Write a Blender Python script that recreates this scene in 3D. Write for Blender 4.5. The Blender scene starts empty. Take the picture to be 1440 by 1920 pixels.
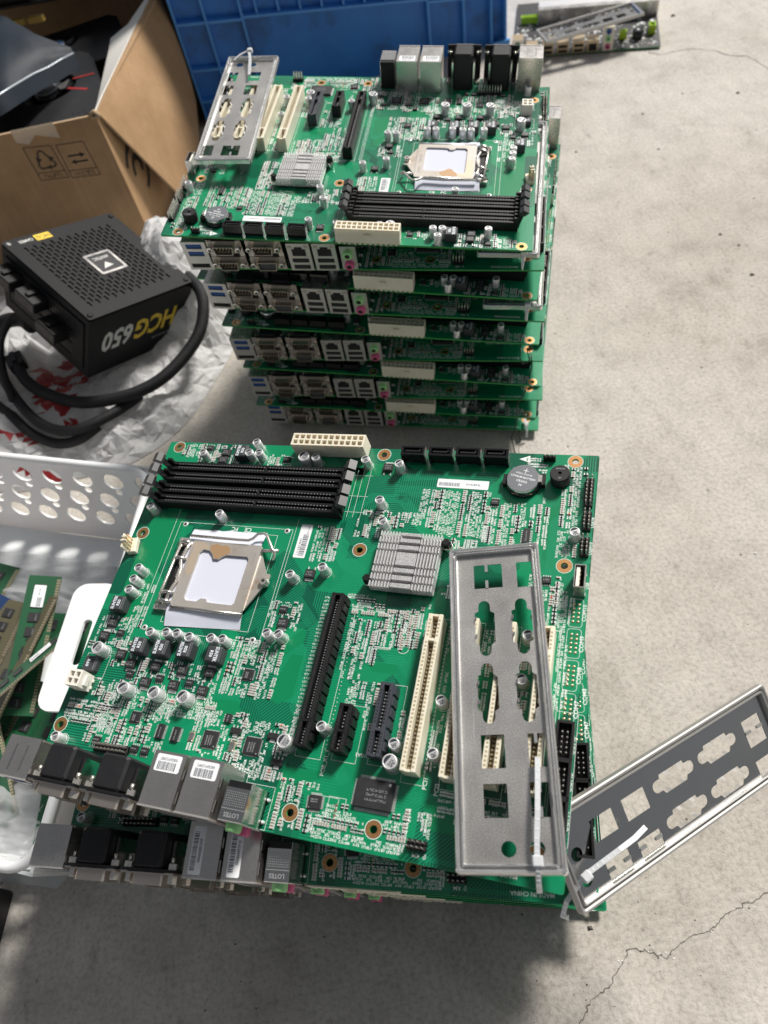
import bpy, math, random
from mathutils import Matrix, Vector
from mathutils.geometry import tessellate_polygon
R = math.radians
SC = bpy.context.scene
COL = SC.collection
random.seed(7)

# ------------------------------------------------------------------ camera
F_PX, CAM_H, PITCH, ROLL = 1381.7226, 0.63679, 0.95826, -0.23868
def cam_axes():
    cp, sp, cr, sr = math.cos(PITCH), math.sin(PITCH), math.cos(ROLL), math.sin(ROLL)
    fwd = Vector((0, cp, -sp)); right = Vector((1, 0, 0)); up = Vector((0, sp, cp))
    return cr*right+sr*up, -sr*right+cr*up, fwd
c_r, c_u, c_f = cam_axes()
cam_data = bpy.data.cameras.new("camera")
cam = bpy.data.objects.new("camera", cam_data); COL.objects.link(cam)
cam.matrix_world = Matrix(((c_r.x, c_u.x, -c_f.x, 0), (c_r.y, c_u.y, -c_f.y, 0), (c_r.z, c_u.z, -c_f.z, CAM_H), (0, 0, 0, 1)))
cam_data.sensor_fit = 'VERTICAL'; cam_data.sensor_height = 24.0; cam_data.lens = F_PX/1920*24.0
cam_data.clip_start = 0.01; cam_data.clip_end = 100
cam_data.dof.use_dof = True; cam_data.dof.focus_distance = 0.47; cam_data.dof.aperture_fstop = 6.2
SC.camera = cam

# ------------------------------------------------------------------ light
SUN_EL, SUN_AZ = R(45), R(50)          # azimuth measured from +Y towards +X
world = bpy.data.worlds.new("World"); SC.world = world; world.use_nodes = True
wn = world.node_tree.nodes; wl = world.node_tree.links
bg = wn["Background"]; bg.inputs[1].default_value = 0.05
sky = wn.new("ShaderNodeTexSky"); sky.sky_type = 'NISHITA'; sky.sun_disc = False
sky.sun_elevation = SUN_EL; sky.sun_rotation = SUN_AZ; sky.dust_density = 3.0; sky.air_density = 1.0
hsv = wn.new("ShaderNodeHueSaturation"); hsv.inputs['Saturation'].default_value = 0.22
wl.new(sky.outputs[0], hsv.inputs['Color']); wl.new(hsv.outputs[0], bg.inputs[0])
sd = bpy.data.lights.new("sun", 'SUN'); sd.energy = 4.0; sd.angle = R(11); sd.color = (1.0, 0.948, 0.88)
sun = bpy.data.objects.new("sun", sd); COL.objects.link(sun)
sdir = Vector((math.sin(SUN_AZ)*math.cos(SUN_EL), math.cos(SUN_AZ)*math.cos(SUN_EL), math.sin(SUN_EL)))
sun.rotation_euler = sdir.to_track_quat('Z', 'Y').to_euler(); sun.location = (1, 1, 2)
SC.view_settings.view_transform = 'Standard'; SC.view_settings.look = 'None'
SC.view_settings.gamma = 1.0; SC.view_settings.exposure = 0.34

# ------------------------------------------------------------------ materials
MATS = {}
def mat(name, col, rough=0.5, metal=0.0, spec=0.5, **kw):
    m = bpy.data.materials.new(name); m.use_nodes = True
    b = m.node_tree.nodes["Principled BSDF"]
    b.inputs['Base Color'].default_value = (*col, 1); b.inputs['Roughness'].default_value = rough
    b.inputs['Metallic'].default_value = metal; b.inputs['Specular IOR Level'].default_value = spec
    for k, v in kw.items(): b.inputs[k.replace('_', ' ')].default_value = v
    MATS[name] = m; return m
def nodes(m): return m.node_tree.nodes, m.node_tree.links, m.node_tree.nodes["Principled BSDF"]
def noise(N, L, scale, detail=4, rough=0.55, coord=None, dim=None):
    n = N.new("ShaderNodeTexNoise"); n.inputs['Scale'].default_value = scale
    n.inputs['Detail'].default_value = detail; n.inputs['Roughness'].default_value = rough
    if coord: L.new(coord, n.inputs['Vector'])
    return n
def ramp(N, L, src, stops):
    r = N.new("ShaderNodeValToRGB"); e = r.color_ramp.elements
    while len(e) < len(stops): e.new(0.5)
    for i, (p, c) in enumerate(stops):
        e[i].position = p; e[i].color = (*c, 1) if isinstance(c, tuple) else (c, c, c, 1)
    L.new(src, r.inputs[0]); return r
def mixc(N, L, fac, a, b, mode='MIX'):
    x = N.new("ShaderNodeMix"); x.data_type = 'RGBA'; x.blend_type = mode
    for sock, v in ((x.inputs[0], fac), (x.inputs[6], a), (x.inputs[7], b)):
        if hasattr(v, 'links'): L.new(v, sock)
        elif isinstance(v, tuple): sock.default_value = (*v, 1)
        else: sock.default_value = v
    return x.outputs[2]
def bump(N, L, b, h, strength=0.3, dist=0.001):
    n = N.new("ShaderNodeBump"); n.inputs['Strength'].default_value = strength; n.inputs['Distance'].default_value = dist
    L.new(h, n.inputs['Height']); L.new(n.outputs[0], b.inputs['Normal']); return n
def objco(N): return N.new("ShaderNodeTexCoord").outputs['Object']
def rough_noise(m, scale, lo, hi):
    N, L, b = nodes(m); n = noise(N, L, scale, 5, .6, objco(N))
    r = ramp(N, L, n.outputs[0], [(.3, lo), (.7, hi)]); L.new(r.outputs[0], b.inputs['Roughness'])
def tint_noise(m, scale, a, b_, lo=.35, hi=.65, detail=5):
    N, L, b = nodes(m); n = noise(N, L, scale, detail, .6, objco(N))
    r = ramp(N, L, n.outputs[0], [(lo, a), (hi, b_)]); L.new(r.outputs[0], b.inputs['Base Color'])

# circuit board mask: two greens (copper pour / bare laminate) and fine routed lines
m = mat('board_green', (0, .2, .07), .3, 0, .5); N, L, b = nodes(m)
co = objco(N)
vo = N.new("ShaderNodeTexVoronoi"); vo.distance = 'MANHATTAN'; vo.inputs['Scale'].default_value = 42; L.new(co, vo.inputs['Vector'])
vo2 = N.new("ShaderNodeTexVoronoi"); vo2.distance = 'MANHATTAN'; vo2.inputs['Scale'].default_value = 27; L.new(co, vo2.inputs['Vector'])
sep = N.new("ShaderNodeSeparateColor"); L.new(vo.outputs['Color'], sep.inputs[0])
sep2 = N.new("ShaderNodeSeparateColor"); L.new(vo2.outputs['Color'], sep2.inputs[0])
def wave(rot):
    mp = N.new("ShaderNodeMapping"); mp.inputs['Rotation'].default_value = (0, 0, rot); L.new(co, mp.inputs['Vector'])
    w = N.new("ShaderNodeTexWave"); w.wave_type = 'BANDS'; w.bands_direction = 'X'; w.inputs['Scale'].default_value = 210
    L.new(mp.outputs[0], w.inputs['Vector']); return w.outputs[0]
w0, w1, w2 = wave(0), wave(R(45)), wave(R(90))
sw = ramp(N, L, sep.outputs[0], [(.34, 0.0), (.36, 1.0)]); sw.color_ramp.interpolation = 'CONSTANT'
sw2 = ramp(N, L, sep.outputs[1], [(.49, 0.0), (.5, 1.0)]); sw2.color_ramp.interpolation = 'CONSTANT'
wa = mixc(N, L, sw.outputs[0], w0, w2); wb = mixc(N, L, sw2.outputs[0], wa, w1)
wl_ = ramp(N, L, wb, [(.55, 0.0), (.75, 1.0)])
on = ramp(N, L, sep.outputs[2], [(.38, 0.0), (.42, 1.0)])
lines = N.new("ShaderNodeMath"); lines.operation = 'MULTIPLY'; L.new(wl_.outputs[0], lines.inputs[0]); L.new(on.outputs[0], lines.inputs[1])
pour = ramp(N, L, sep2.outputs[0], [(.5, (0.0, .094, .052)), (.54, (0.001, .215, .096))])
big = noise(N, L, 9, 3, .5, co)
shade = ramp(N, L, big.outputs[0], [(.35, (.88, .95, .95)), (.65, (1.08, 1.05, .95))])
g0 = mixc(N, L, 1.0, pour.outputs[0], shade.outputs[0], 'MULTIPLY')
lf = N.new("ShaderNodeMath"); lf.operation = 'MULTIPLY'; lf.inputs[1].default_value = .8; L.new(lines.outputs[0], lf.inputs[0])
g1 = mixc(N, L, lf.outputs[0], g0, (0.006, .27, .125)); L.new(g1, b.inputs['Base Color'])
hs = N.new("ShaderNodeMath"); hs.operation = 'ADD'; L.new(lines.outputs[0], hs.inputs[0]); L.new(sep2.outputs[0], hs.inputs[1])
bump(N, L, b, hs.outputs[0], .25, .00006)
b.inputs['Coat Weight'].default_value = .25; b.inputs['Coat Roughness'].default_value = .18
mat('board_edge', (.03, .26, .05), .6)
mat('trace_green', (0.012, .31, .15), .3)
mat('pour_green', (0.001, .205, .078), .3, 0, .5, Coat_Weight=.2)
mat('pour_dark', (0.0, .085, .04), .3, 0, .5, Coat_Weight=.2)
mat('silk', (.78, .83, .80), .6)
mat('gold', (.62, .52, .36), .34, .9); mat('copper_pad', (.60, .30, .12), .38, .85)
m = mat('solder', (.80, .81, .80), .38, .45)
mat('hole_dark', (.012, .012, .012), .8)
m = mat('black_plastic', (.010, .010, .011), .45, 0, .35); rough_noise(m, 180, .38, .52)
m = mat('black_gloss', (.008, .008, .009), .16)
m = mat('black_matte', (.014, .014, .016), .5, 0, .35); rough_noise(m, 120, .42, .6)
mat('slot_grey', (.045, .05, .065), .45)
mat('latch_grey', (.028, .030, .033), .4)
m = mat('ivory_plastic', (.74, .68, .52), .42, 0, .5, Subsurface_Weight=.08); tint_noise(m, 90, (.74, .68, .53), (.80, .75, .62))
mat('ivory_dark', (.40, .33, .21), .6)
mat('white_nylon', (.82, .79, .72), .38)
m = mat('can_silver', (.72, .73, .74), .42, .4); rough_noise(m, 60, .36, .46)
mat('can_top', (.78, .79, .80), .36, .6)
mat('can_mark', (.03, .035, .045), .4)
m = mat('chip_black', (.022, .022, .024), .5); rough_noise(m, 300, .4, .58)
mat('ink_grey', (.30, .31, .32), .5)
m = mat('inductor_grey', (.045, .05, .055), .5); rough_noise(m, 400, .4, .62)
mat('ink_white', (.78, .84, .90), .5)
m = mat('tin_shell', (.60, .58, .555), .25, .92); rough_noise(m, 60, .2, .36)
m = mat('tin_side', (.66, .65, .62), .18, 1.0)
m = mat('nickel', (.76, .72, .66), .25, .8); rough_noise(m, 700, .18, .36)
m = mat('dsub_shell', (.58, .52, .46), .3, .9)
m = mat('port_face', (.68, .66, .63), .34, .7)
mat('usb_blue', (.01, .09, .34), .4); mat('jack_green', (.30, .66, .27), .4); mat('jack_pink', (.62, .10, .25), .4)
m = mat('aluminium', (.62, .62, .62), .4, .55); N, L, b = nodes(m)
n = noise(N, L, 1500, 2, .5, objco(N)); r = ramp(N, L, n.outputs[0], [(.45, (.5, .5, .5)), (.68, (.85, .85, .85))]); L.new(r.outputs[0], b.inputs['Base Color'])
mat('fin_metal', (.80, .80, .80), .36, .5)
m = mat('socket_plate', (.55, .52, .47), .33, .6); N, L, b = nodes(m); co = objco(N)
n = noise(N, L, 55, 5, .6, co); r = ramp(N, L, n.outputs[0], [(.42, (.68, .64, .585)), (.66, (.60, .55, .485)), (.8, (.46, .30, .18))]); L.new(r.outputs[0], b.inputs['Base Color'])
n2 = noise(N, L, 900, 3, .6, co); bump(N, L, b, n2.outputs[0], .25, .0001)
mat('rust_tint', (.42, .27, .15), .55, .3); mat('rust_pale', (.54, .45, .35), .5, .4)
mat('battery_steel', (.68, .69, .70), .22, 1.0)
mat('paper_white', (.62, .65, .75), .8, 0, .2)
mat('label_white', (.82, .84, .86), .55)
mat('barcode_ink', (.03, .04, .07), .6)
mat('smd_tan', (.46, .41, .35), .5); mat('smd_black', (.02, .02, .022), .4); mat('diode_red', (.62, .16, .07), .3); mat('led_yellow', (.75, .5, .12), .4)
# galvanised bracket: bright spangle
m = mat('bracket_steel', (.6, .6, .6), .36, .72); N, L, b = nodes(m); co = objco(N)
n = noise(N, L, 1700, 3, .6, co); r = ramp(N, L, n.outputs[0], [(.4, (.40, .395, .385)), (.55, (.52, .515, .505)), (.7, (.76, .75, .74))]); L.new(r.outputs[0], b.inputs['Base Color'])
n2 = noise(N, L, 25, 4, .6, co); r2 = ramp(N, L, n2.outputs[0], [(.3, .22), (.7, .46)]); L.new(r2.outputs[0], b.inputs['Roughness'])
mp = N.new("ShaderNodeMapping"); mp.inputs['Scale'].default_value = (900, 16, 10); mp.inputs['Rotation'].default_value = (0, 0, R(14)); L.new(co, mp.inputs['Vector'])
n8 = noise(N, L, 1.0, 2, .5, mp.outputs[0]); r8 = ramp(N, L, n8.outputs[0], [(.66, (1, 1, 1)), (.74, (1.22, 1.22, 1.22))])
n9 = noise(N, L, 14, 4, .6, co); r9 = ramp(N, L, n9.outputs[0], [(.3, (.86, .85, .83)), (.65, (1.06, 1.06, 1.06))])
kk = mixc(N, L, 1.0, r.outputs[0], r8.outputs[0], 'MULTIPLY'); L.new(mixc(N, L, 1.0, kk, r9.outputs[0], 'MULTIPLY'), b.inputs['Base Color'])
bump(N, L, b, n.outputs[0], .12, .0001)
m = mat('bracket_rim', (.76, .76, .75), .2, .85); rough_noise(m, 90, .13, .28)
m = mat('bracket_polished', (.42, .415, .41), .13, 1.0); rough_noise(m, 40, .12, .28); mat('bracket_rim_dull', (.50, .495, .48), .42, .8)
m = mat('tie_nylon', (.70, .72, .75), .35, 0, .5, Transmission_Weight=.25)
# cardboard
m = mat('cardboard', (.36, .22, .11), .8, 0, .2); N, L, b = nodes(m); co = objco(N)
n = noise(N, L, 14, 6, .6, co); r = ramp(N, L, n.outputs[0], [(.3, (.32, .20, .105)), (.7, (.44, .285, .16))])
mp = N.new("ShaderNodeMapping"); mp.inputs['Scale'].default_value = (400, 400, 6); L.new(co, mp.inputs['Vector'])
n2 = noise(N, L, 1, 3, .6, mp.outputs[0]); r2 = ramp(N, L, n2.outputs[0], [(.3, .9), (.7, 1.08)])
L.new(mixc(N, L, 1.0, r.outputs[0], r2.outputs[0], 'MULTIPLY'), b.inputs['Base Color'])
n3 = noise(N, L, 30, 5, .6, co); bump(N, L, b, n3.outputs[0], .2, .002)
mat('cardboard_edge', (.42, .30, .19), .9); mat('card_white', (.72, .71, .67), .6); mat('print_black', (.035, .026, .02), .75)
m = mat('packing_tape', (.62, .53, .42), .25, 0, .5, Alpha=.6)
m = mat('crate_blue', (.007, .052, .20), .42); N, L, b = nodes(m); co = objco(N)
n = noise(N, L, 12, 7, .65, co); r = ramp(N, L, n.outputs[0], [(.30, (.016, .09, .26)), (.48, (.016, .18, .58)), (.75, (.026, .23, .68))]); L.new(r.outputs[0], b.inputs['Base Color'])
mat('crate_rib', (.07, .30, .74), .4)
m = mat('basket_white', (.80, .81, .82), .36, 0, .5, Subsurface_Weight=.05)
# clear / milky plastic film
def film(name, col, trans, rough, bsc=60):
    m = mat(name, col, rough, 0, .5); N, L, b = nodes(m)
    n = noise(N, L, bsc, 5, .6, objco(N)); n.noise_type = 'RIDGED_MULTIFRACTAL'; n.inputs['Distortion'].default_value = .6; n.inputs['Lacunarity'].default_value = 2.2; bump(N, L, b, n.outputs[0], .6, .004)
    t = N.new("ShaderNodeBsdfTransparent"); tl = N.new("ShaderNodeBsdfTranslucent"); tl.inputs[0].default_value = (*col, 1)
    a = N.new("ShaderNodeMixShader"); a.inputs[0].default_value = .35; L.new(b.outputs[0], a.inputs[1]); L.new(tl.outputs[0], a.inputs[2])
    x = N.new("ShaderNodeMixShader"); x.inputs[0].default_value = trans; L.new(a.outputs[0], x.inputs[1]); L.new(t.outputs[0], x.inputs[2])
    L.new(x.outputs[0], N["Material Output"].inputs[0]); return m
film('bag_film', (.74, .75, .76), .1, .58, 60); film('wrap_film', (.62, .64, .66), .42, .35, 30)
film('bag_red', (.42, .02, .025), .1, .25)
m = mat('antistatic', (.010, .017, .027), .55, 0, .2); N, L, b = nodes(m)
n = noise(N, L, 9, 5, .6, objco(N)); bump(N, L, b, n.outputs[0], .35, .006)
m = mat('antistatic_grey', (.13, .135, .14), .3, .7); N, L, b = nodes(m)
n = noise(N, L, 12, 5, .6, objco(N)); bump(N, L, b, n.outputs[0], .5, .006)
mat('bag_seam', (.42, .47, .52), .35, .4)
m = mat('psu_black', (.007, .0075, .009), .55, 0, .2); N, L, b = nodes(m)
n = noise(N, L, 1800, 2, .5, objco(N)); bump(N, L, b, n.outputs[0], .25, .0002); 
mat('psu_yellow', (.75, .52, .02), .5); mat('psu_white', (.62, .62, .60), .5)
m = mat('sleeve_black', (.010, .010, .012), .6, 0, .3); N, L, b = nodes(m)
vv = N.new("ShaderNodeTexVoronoi"); vv.inputs['Scale'].default_value = 900; L.new(objco(N), vv.inputs['Vector']); bump(N, L, b, vv.outputs[0], .8, .0005)
mat('card_black', (.015, .016, .018), .42, 0, .4); mat('card_red', (.36, .02, .02), .4); mat('fan_blue', (.2, .42, .85), .3); mat('fan_black', (.012, .012, .014), .3)
mat('ram_green', (.012, .085, .035), .45); mat('ram_olive', (.085, .078, .045), .5); mat('ram_blue', (.010, .035, .11), .45)
mat('board_black', (.02, .021, .022), .45); mat('lime_plastic', (.42, .62, .03), .4); mat('tan_metal', (.50, .40, .27), .35, .8)
mat('wire_black', (.008, .008, .008), .4); mat('bin_black', (.012, .012, .013), .5)
# concrete floor
m = mat('concrete', (.4, .38, .36), .75, 0, .35); N, L, b = nodes(m); co = objco(N)
n1 = noise(N, L, 2.2, 6, .6, co); n2 = noise(N, L, 16, 7, .65, co); n3 = noise(N, L, 260, 6, .7, co); n4 = noise(N, L, 55, 4, .6, co)
c1 = ramp(N, L, n1.outputs[0], [(.32, (.395, .365, .325)), (.5, (.465, .437, .40)), (.7, (.52, .495, .46))])
c2 = ramp(N, L, n2.outputs[0], [(.28, (.78, .77, .755)), (.5, (1, 1, 1)), (.72, (1.1, 1.1, 1.1))])
c3 = ramp(N, L, n3.outputs[0], [(.3, (.70, .69, .67)), (.5, (1, 1, 1)), (.72, (1.18, 1.18, 1.18))])
mp = N.new("ShaderNodeMapping"); mp.inputs['Scale'].default_value = (60, 22, 60); mp.inputs['Rotation'].default_value = (0, 0, R(-25)); L.new(co, mp.inputs['Vector'])
n5 = noise(N, L, 1.0, 5, .7, mp.outputs[0]); c5 = ramp(N, L, n5.outputs[0], [(.26, (.66, .64, .61)), (.40, (.98, .98, .97)), (.75, (1.08, 1.08, 1.08))])
vo = N.new("ShaderNodeTexVoronoi"); vo.inputs['Scale'].default_value = 26; L.new(co, vo.inputs['Vector'])
sp = ramp(N, L, vo.outputs['Distance'], [(.035, (.40, .38, .36)), (.06, (1, 1, 1))])
k = mixc(N, L, 1.0, c1.outputs[0], c2.outputs[0], 'MULTIPLY'); k = mixc(N, L, 1.0, k, c3.outputs[0], 'MULTIPLY')
mp2 = N.new("ShaderNodeMapping"); mp2.inputs['Scale'].default_value = (7, 150, 7); mp2.inputs['Rotation'].default_value = (0, 0, R(38)); L.new(co, mp2.inputs['Vector'])
n6 = noise(N, L, 1.0, 3, .6, mp2.outputs[0]); c6 = ramp(N, L, n6.outputs[0], [(.70, (1, 1, 1)), (.78, (1.10, 1.10, 1.10))])
n7 = noise(N, L, 5.5, 8, .72, co); c7 = ramp(N, L, n7.outputs[0], [(.30, (.80, .785, .76)), (.42, (1, 1, 1)), (.62, (1, 1, 1)), (.74, (1.06, 1.06, 1.05))])
k = mixc(N, L, 1.0, k, c6.outputs[0], 'MULTIPLY'); k = mixc(N, L, 1.0, k, c7.outputs[0], 'MULTIPLY')
k = mixc(N, L, 1.0, k, c5.outputs[0], 'MULTIPLY'); k = mixc(N, L, .55, k, sp.outputs[0], 'MULTIPLY'); L.new(k, b.inputs['Base Color'])
ad = N.new("ShaderNodeMath"); ad.operation = 'ADD'; L.new(n3.outputs[0], ad.inputs[0]); L.new(n5.outputs[0], ad.inputs[1])
bump(N, L, b, ad.outputs[0], .5, .0016)
mat('crack_dark', (.16, .145, .13), .95); mat('grit', (.10, .09, .08), .9); mat('chip_pale', (.75, .74, .72), .8)

# ------------------------------------------------------------------ mesh helper (millimetres in, metres out)
I4 = Matrix.Identity(4)
class MB:
    def __init__(s): s.v = []; s.f = []; s.mi = []; s.mats = []; s.M = I4; s.sm = []
    def mid(s, m):
        if m not in s.mats: s.mats.append(m)
        return s.mats.index(m)
    def add(s, vs, fs, m, smooth=False):
        o = len(s.v); M = s.M
        s.v += [tuple((M @ Vector(p))*0.001) for p in vs]
        for q in fs: s.f.append([o+i for i in q]); s.mi.append(s.mid(m)); s.sm.append(smooth)
    def box(s, x0, y0, z0, x1, y1, z1, m, top=None, bottom=True):
        vs = [(x0,y0,z0),(x1,y0,z0),(x1,y1,z0),(x0,y1,z0),(x0,y0,z1),(x1,y0,z1),(x1,y1,z1),(x0,y1,z1)]
        fs = [(0,1,5,4),(1,2,6,5),(2,3,7,6),(3,0,4,7)]
        if bottom: fs.append((3,2,1,0))
        s.add(vs, fs, m); s.add(vs[4:], [(0,1,2,3)], top or m)
    def cbox(s, x0, y0, z0, x1, y1, z1, m, c=.4, top=None):     # box with chamfered upright and top edges
        def ring(x0, y0, x1, y1, c, z): return [(x0+c,y0,z),(x1-c,y0,z),(x1,y0+c,z),(x1,y1-c,z),(x1-c,y1,z),(x0+c,y1,z),(x0,y1-c,z),(x0,y0+c,z)]
        vs = ring(x0,y0,x1,y1,c,z0)+ring(x0,y0,x1,y1,c,z1-c)+ring(x0+c,y0+c,x1-c,y1-c,c*.5,z1)
        fs = [(7,6,5,4,3,2,1,0)]
        for k in (0, 8):
            for i in range(8): fs.append((k+i, k+(i+1)%8, k+8+(i+1)%8, k+8+i))
        s.add(vs, fs, m); s.add(vs[16:], [tuple(range(8))], top or m)
    def lathe(s, prof, n, m, cx=0, cy=0, cap=True, smooth=True, capm=None):   # prof = [(r,z)...] bottom to top
        vs = [(cx+r*math.cos(2*math.pi*i/n), cy+r*math.sin(2*math.pi*i/n), z) for r, z in prof for i in range(n)]
        fs = [(k*n+i, k*n+(i+1)%n, (k+1)*n+(i+1)%n, (k+1)*n+i) for k in range(len(prof)-1) for i in range(n)]
        s.add(vs, fs, m, smooth)
        if cap: s.add(vs[-n:], [tuple(range(n))], capm or m)
    def quad(s, pts, m): s.add(pts, [tuple(range(len(pts)))], m)
    def plate(s, outer, holes, z0, z1, m, topm=None, wall=None):
        loops = [outer]+list(holes)
        tri = tessellate_polygon([[Vector((x, y, 0)) for x, y in l] for l in loops])
        pts = [p for l in loops for p in l]; n = len(pts)
        tops, bots = [], []
        for t in tri:
            a, b_, c = [pts[i] for i in t]
            ccw = (b_[0]-a[0])*(c[1]-a[1])-(b_[1]-a[1])*(c[0]-a[0])
            if abs(ccw) < 1e-9: continue
            t = tuple(t) if ccw > 0 else tuple(reversed(t)); tops.append(t); bots.append(tuple(reversed(t)))
        s.add([(x, y, z1) for x, y in pts], tops, topm or m)
        s.add([(x, y, z0) for x, y in pts], bots, m)
        for k, l in enumerate(loops):
            q = len(l); ar = sum(l[i][0]*l[(i+1)%q][1]-l[(i+1)%q][0]*l[i][1] for i in range(q))
            ll = l if (ar > 0) == (k == 0) else l[::-1]
            s.add([(x, y, z0) for x, y in ll]+[(x, y, z1) for x, y in ll], [(i, (i+1)%q, q+(i+1)%q, q+i) for i in range(q)], wall or m)
    def tube(s, pts, r, n, m, caps=True):
        P = [Vector(p) for p in pts]; vs = []; u = None
        for i, p in enumerate(P):
            t = (P[min(i+1, len(P)-1)]-P[max(i-1, 0)]).normalized()
            if u is None: u = t.orthogonal().normalized()
            u = (u-t*u.dot(t)).normalized(); w = t.cross(u)
            rr = r[i] if isinstance(r, (list, tuple)) else r
            vs += [tuple(p+(u*math.cos(2*math.pi*k/n)+w*math.sin(2*math.pi*k/n))*rr) for k in range(n)]
        fs = [(i*n+k, i*n+(k+1)%n, (i+1)*n+(k+1)%n, (i+1)*n+k) for i in range(len(P)-1) for k in range(n)]
        if caps: fs += [tuple(reversed(range(n))), tuple(range((len(P)-1)*n, len(P)*n))]
        s.add(vs, fs, m, True)
    def strip(s, pts, w, z, m):                 # flat polyline of width w in the XY plane
        for (x0, y0), (x1, y1) in zip(pts, pts[1:]):
            d = math.hypot(x1-x0, y1-y0)
            if d < 1e-6: continue
            nx, ny = -(y1-y0)/d*w/2, (x1-x0)/d*w/2
            s.add([(x0-nx,y0-ny,z),(x1-nx,y1-ny,z),(x1+nx,y1+ny,z),(x0+nx,y0+ny,z)], [(0,1,2,3)], m)
    def text(s, body, x, y, z, size, m, ang=0, align='CENTER', sx=1.0, bold=0.012, shear=0):
        vs, fs = text_mesh(body, align, bold, shear); ca, sa = math.cos(ang), math.sin(ang)
        s.add([(x+(a*sx*ca-b_*sa)*size, y+(a*sx*sa+b_*ca)*size, z) for a, b_ in vs], fs, m)
    def mesh(s, name):
        me = bpy.data.meshes.new(name); me.from_pydata(s.v, [], s.f)
        for m in s.mats: me.materials.append(MATS[m])
        me.polygons.foreach_set('material_index', s.mi); me.polygons.foreach_set('use_smooth', s.sm); me.update(); return me
    def build(s, name, parent=None, Mx=None, kind=None, label=None): return place(s.mesh(name), name, parent, Mx, kind, label)
TXT = {}
def text_mesh(body, align, bold=0, shear=0):
    if (body, align, bold, shear) not in TXT:
        c = bpy.data.curves.new('lettering', 'FONT'); c.body = body; c.resolution_u = 2; c.align_x = align; c.align_y = 'CENTER'; c.offset = bold; c.shear = shear
        o = bpy.data.objects.new('lettering', c); me = bpy.data.meshes.new_from_object(o)
        TXT[(body, align, bold, shear)] = ([(v.co.x, v.co.y) for v in me.vertices], [tuple(p.vertices) for p in me.polygons])
        bpy.data.objects.remove(o); bpy.data.meshes.remove(me)
    return TXT[(body, align, bold, shear)]
def place(me, name, parent=None, Mx=None, kind=None, label=None):
    o = bpy.data.objects.new(name, me); COL.objects.link(o)
    if parent: o.parent = parent
    if Mx is not None: o.matrix_local = Mx
    if kind: o['kind'] = kind
    if label: o['label'] = label
    return o
def tag(o, label, cat, group=None):
    o['label'] = label; o['category'] = cat
    if group: o['group'] = group
    return o
def thing(name, label, cat, Mx, group=None):
    o = bpy.data.objects.new(name, None); COL.objects.link(o); o.empty_display_size = .01; o.matrix_world = Mx
    return tag(o, label, cat, group)
def T(x, y, z=0, ang=0): return Matrix.Translation((x*.001, y*.001, z*.001)) @ Matrix.Rotation(ang, 4, 'Z')
def tilt(ang): return Matrix.Rotation(ang, 4, 'Z')
STAND = Matrix(((1,0,0,0),(0,0,-1,0),(0,1,0,0),(0,0,0,1)))   # local x,y,z -> x, up, towards -y
def axes(O, X, Y, Z): return Matrix(((X.x,Y.x,Z.x,O.x),(X.y,Y.y,Z.y,O.y),(X.z,Y.z,Z.z,O.z),(0,0,0,1)))
def pose(x, y, z, yaw, tx=0, ty=0):              # centre of a board lying on a tilted plane -> matrix of its corner
    U = Vector((math.cos(yaw), math.sin(yaw), tx*math.cos(yaw)+ty*math.sin(yaw)))
    V = Vector((-math.sin(yaw), math.cos(yaw), -tx*math.sin(yaw)+ty*math.cos(yaw)))
    O = Vector((x, y, z))-.1525*U-.122*V; U.normalize(); W = U.cross(V).normalized(); V = W.cross(U)
    return axes(O, U, V, W)
def circle(cx, cy, r, n=16): return [(cx+r*math.cos(2*math.pi*i/n), cy+r*math.sin(2*math.pi*i/n)) for i in range(n)]
def rect(x0, y0, x1, y1): return [(x0,y0),(x1,y0),(x1,y1),(x0,y1)]
def rrect(x0, y0, x1, y1, r, n=4):
    out = []
    for cx, cy, a in ((x1-r,y0+r,-90),(x1-r,y1-r,0),(x0+r,y1-r,90),(x0+r,y0+r,180)):
        out += [(cx+r*math.cos(R(a+90*i/n)), cy+r*math.sin(R(a+90*i/n))) for i in range(n+1)]
    return out

# ------------------------------------------------------------------ floor
b = MB(); b.box(-5000, -4000, -60, 5000, 8000, 0, 'concrete'); floor = b.build('floor', kind='structure')

# ------------------------------------------------------------------ parts of the green boards (mm; board: u along the port edge, v away from it)
CM = {}
def comp(key, fn, *a):
    if key not in CM:
        m = MB(); fn(m, *a); CM[key] = m.mesh(key)
    return CM[key]
def glyph(b, x, y, w, h, ang, z, m, rng, st=.17):
    ca, sa = math.cos(ang), math.sin(ang)
    segs = [(0,0,0,1),(1,0,1,1),(0,1,1,1),(0,.5,1,.5),(0,0,1,0),(.5,0,.5,1)]
    for x0, y0, x1, y1 in rng.sample(segs, 3):
        a0, b0, a1, b1 = x0*w, y0*h, x1*w, y1*h
        if a0 == a1: q = [(a0-st/2,b0),(a0+st/2,b0),(a0+st/2,b1),(a0-st/2,b1)]
        else: q = [(a0,b0-st/2),(a1,b0-st/2),(a1,b0+st/2),(a0,b0+st/2)]
        b.quad([(x+p*ca-q_*sa, y+p*sa+q_*ca, z) for p, q_ in q], m)
def line_text(b, x, y, n, w, h, ang, z, m, rng, gap=1.35, st=.17):
    for i in range(n): glyph(b, x+math.cos(ang)*i*w*gap, y+math.sin(ang)*i*w*gap, w, h, ang, z, m, rng, st)

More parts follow.
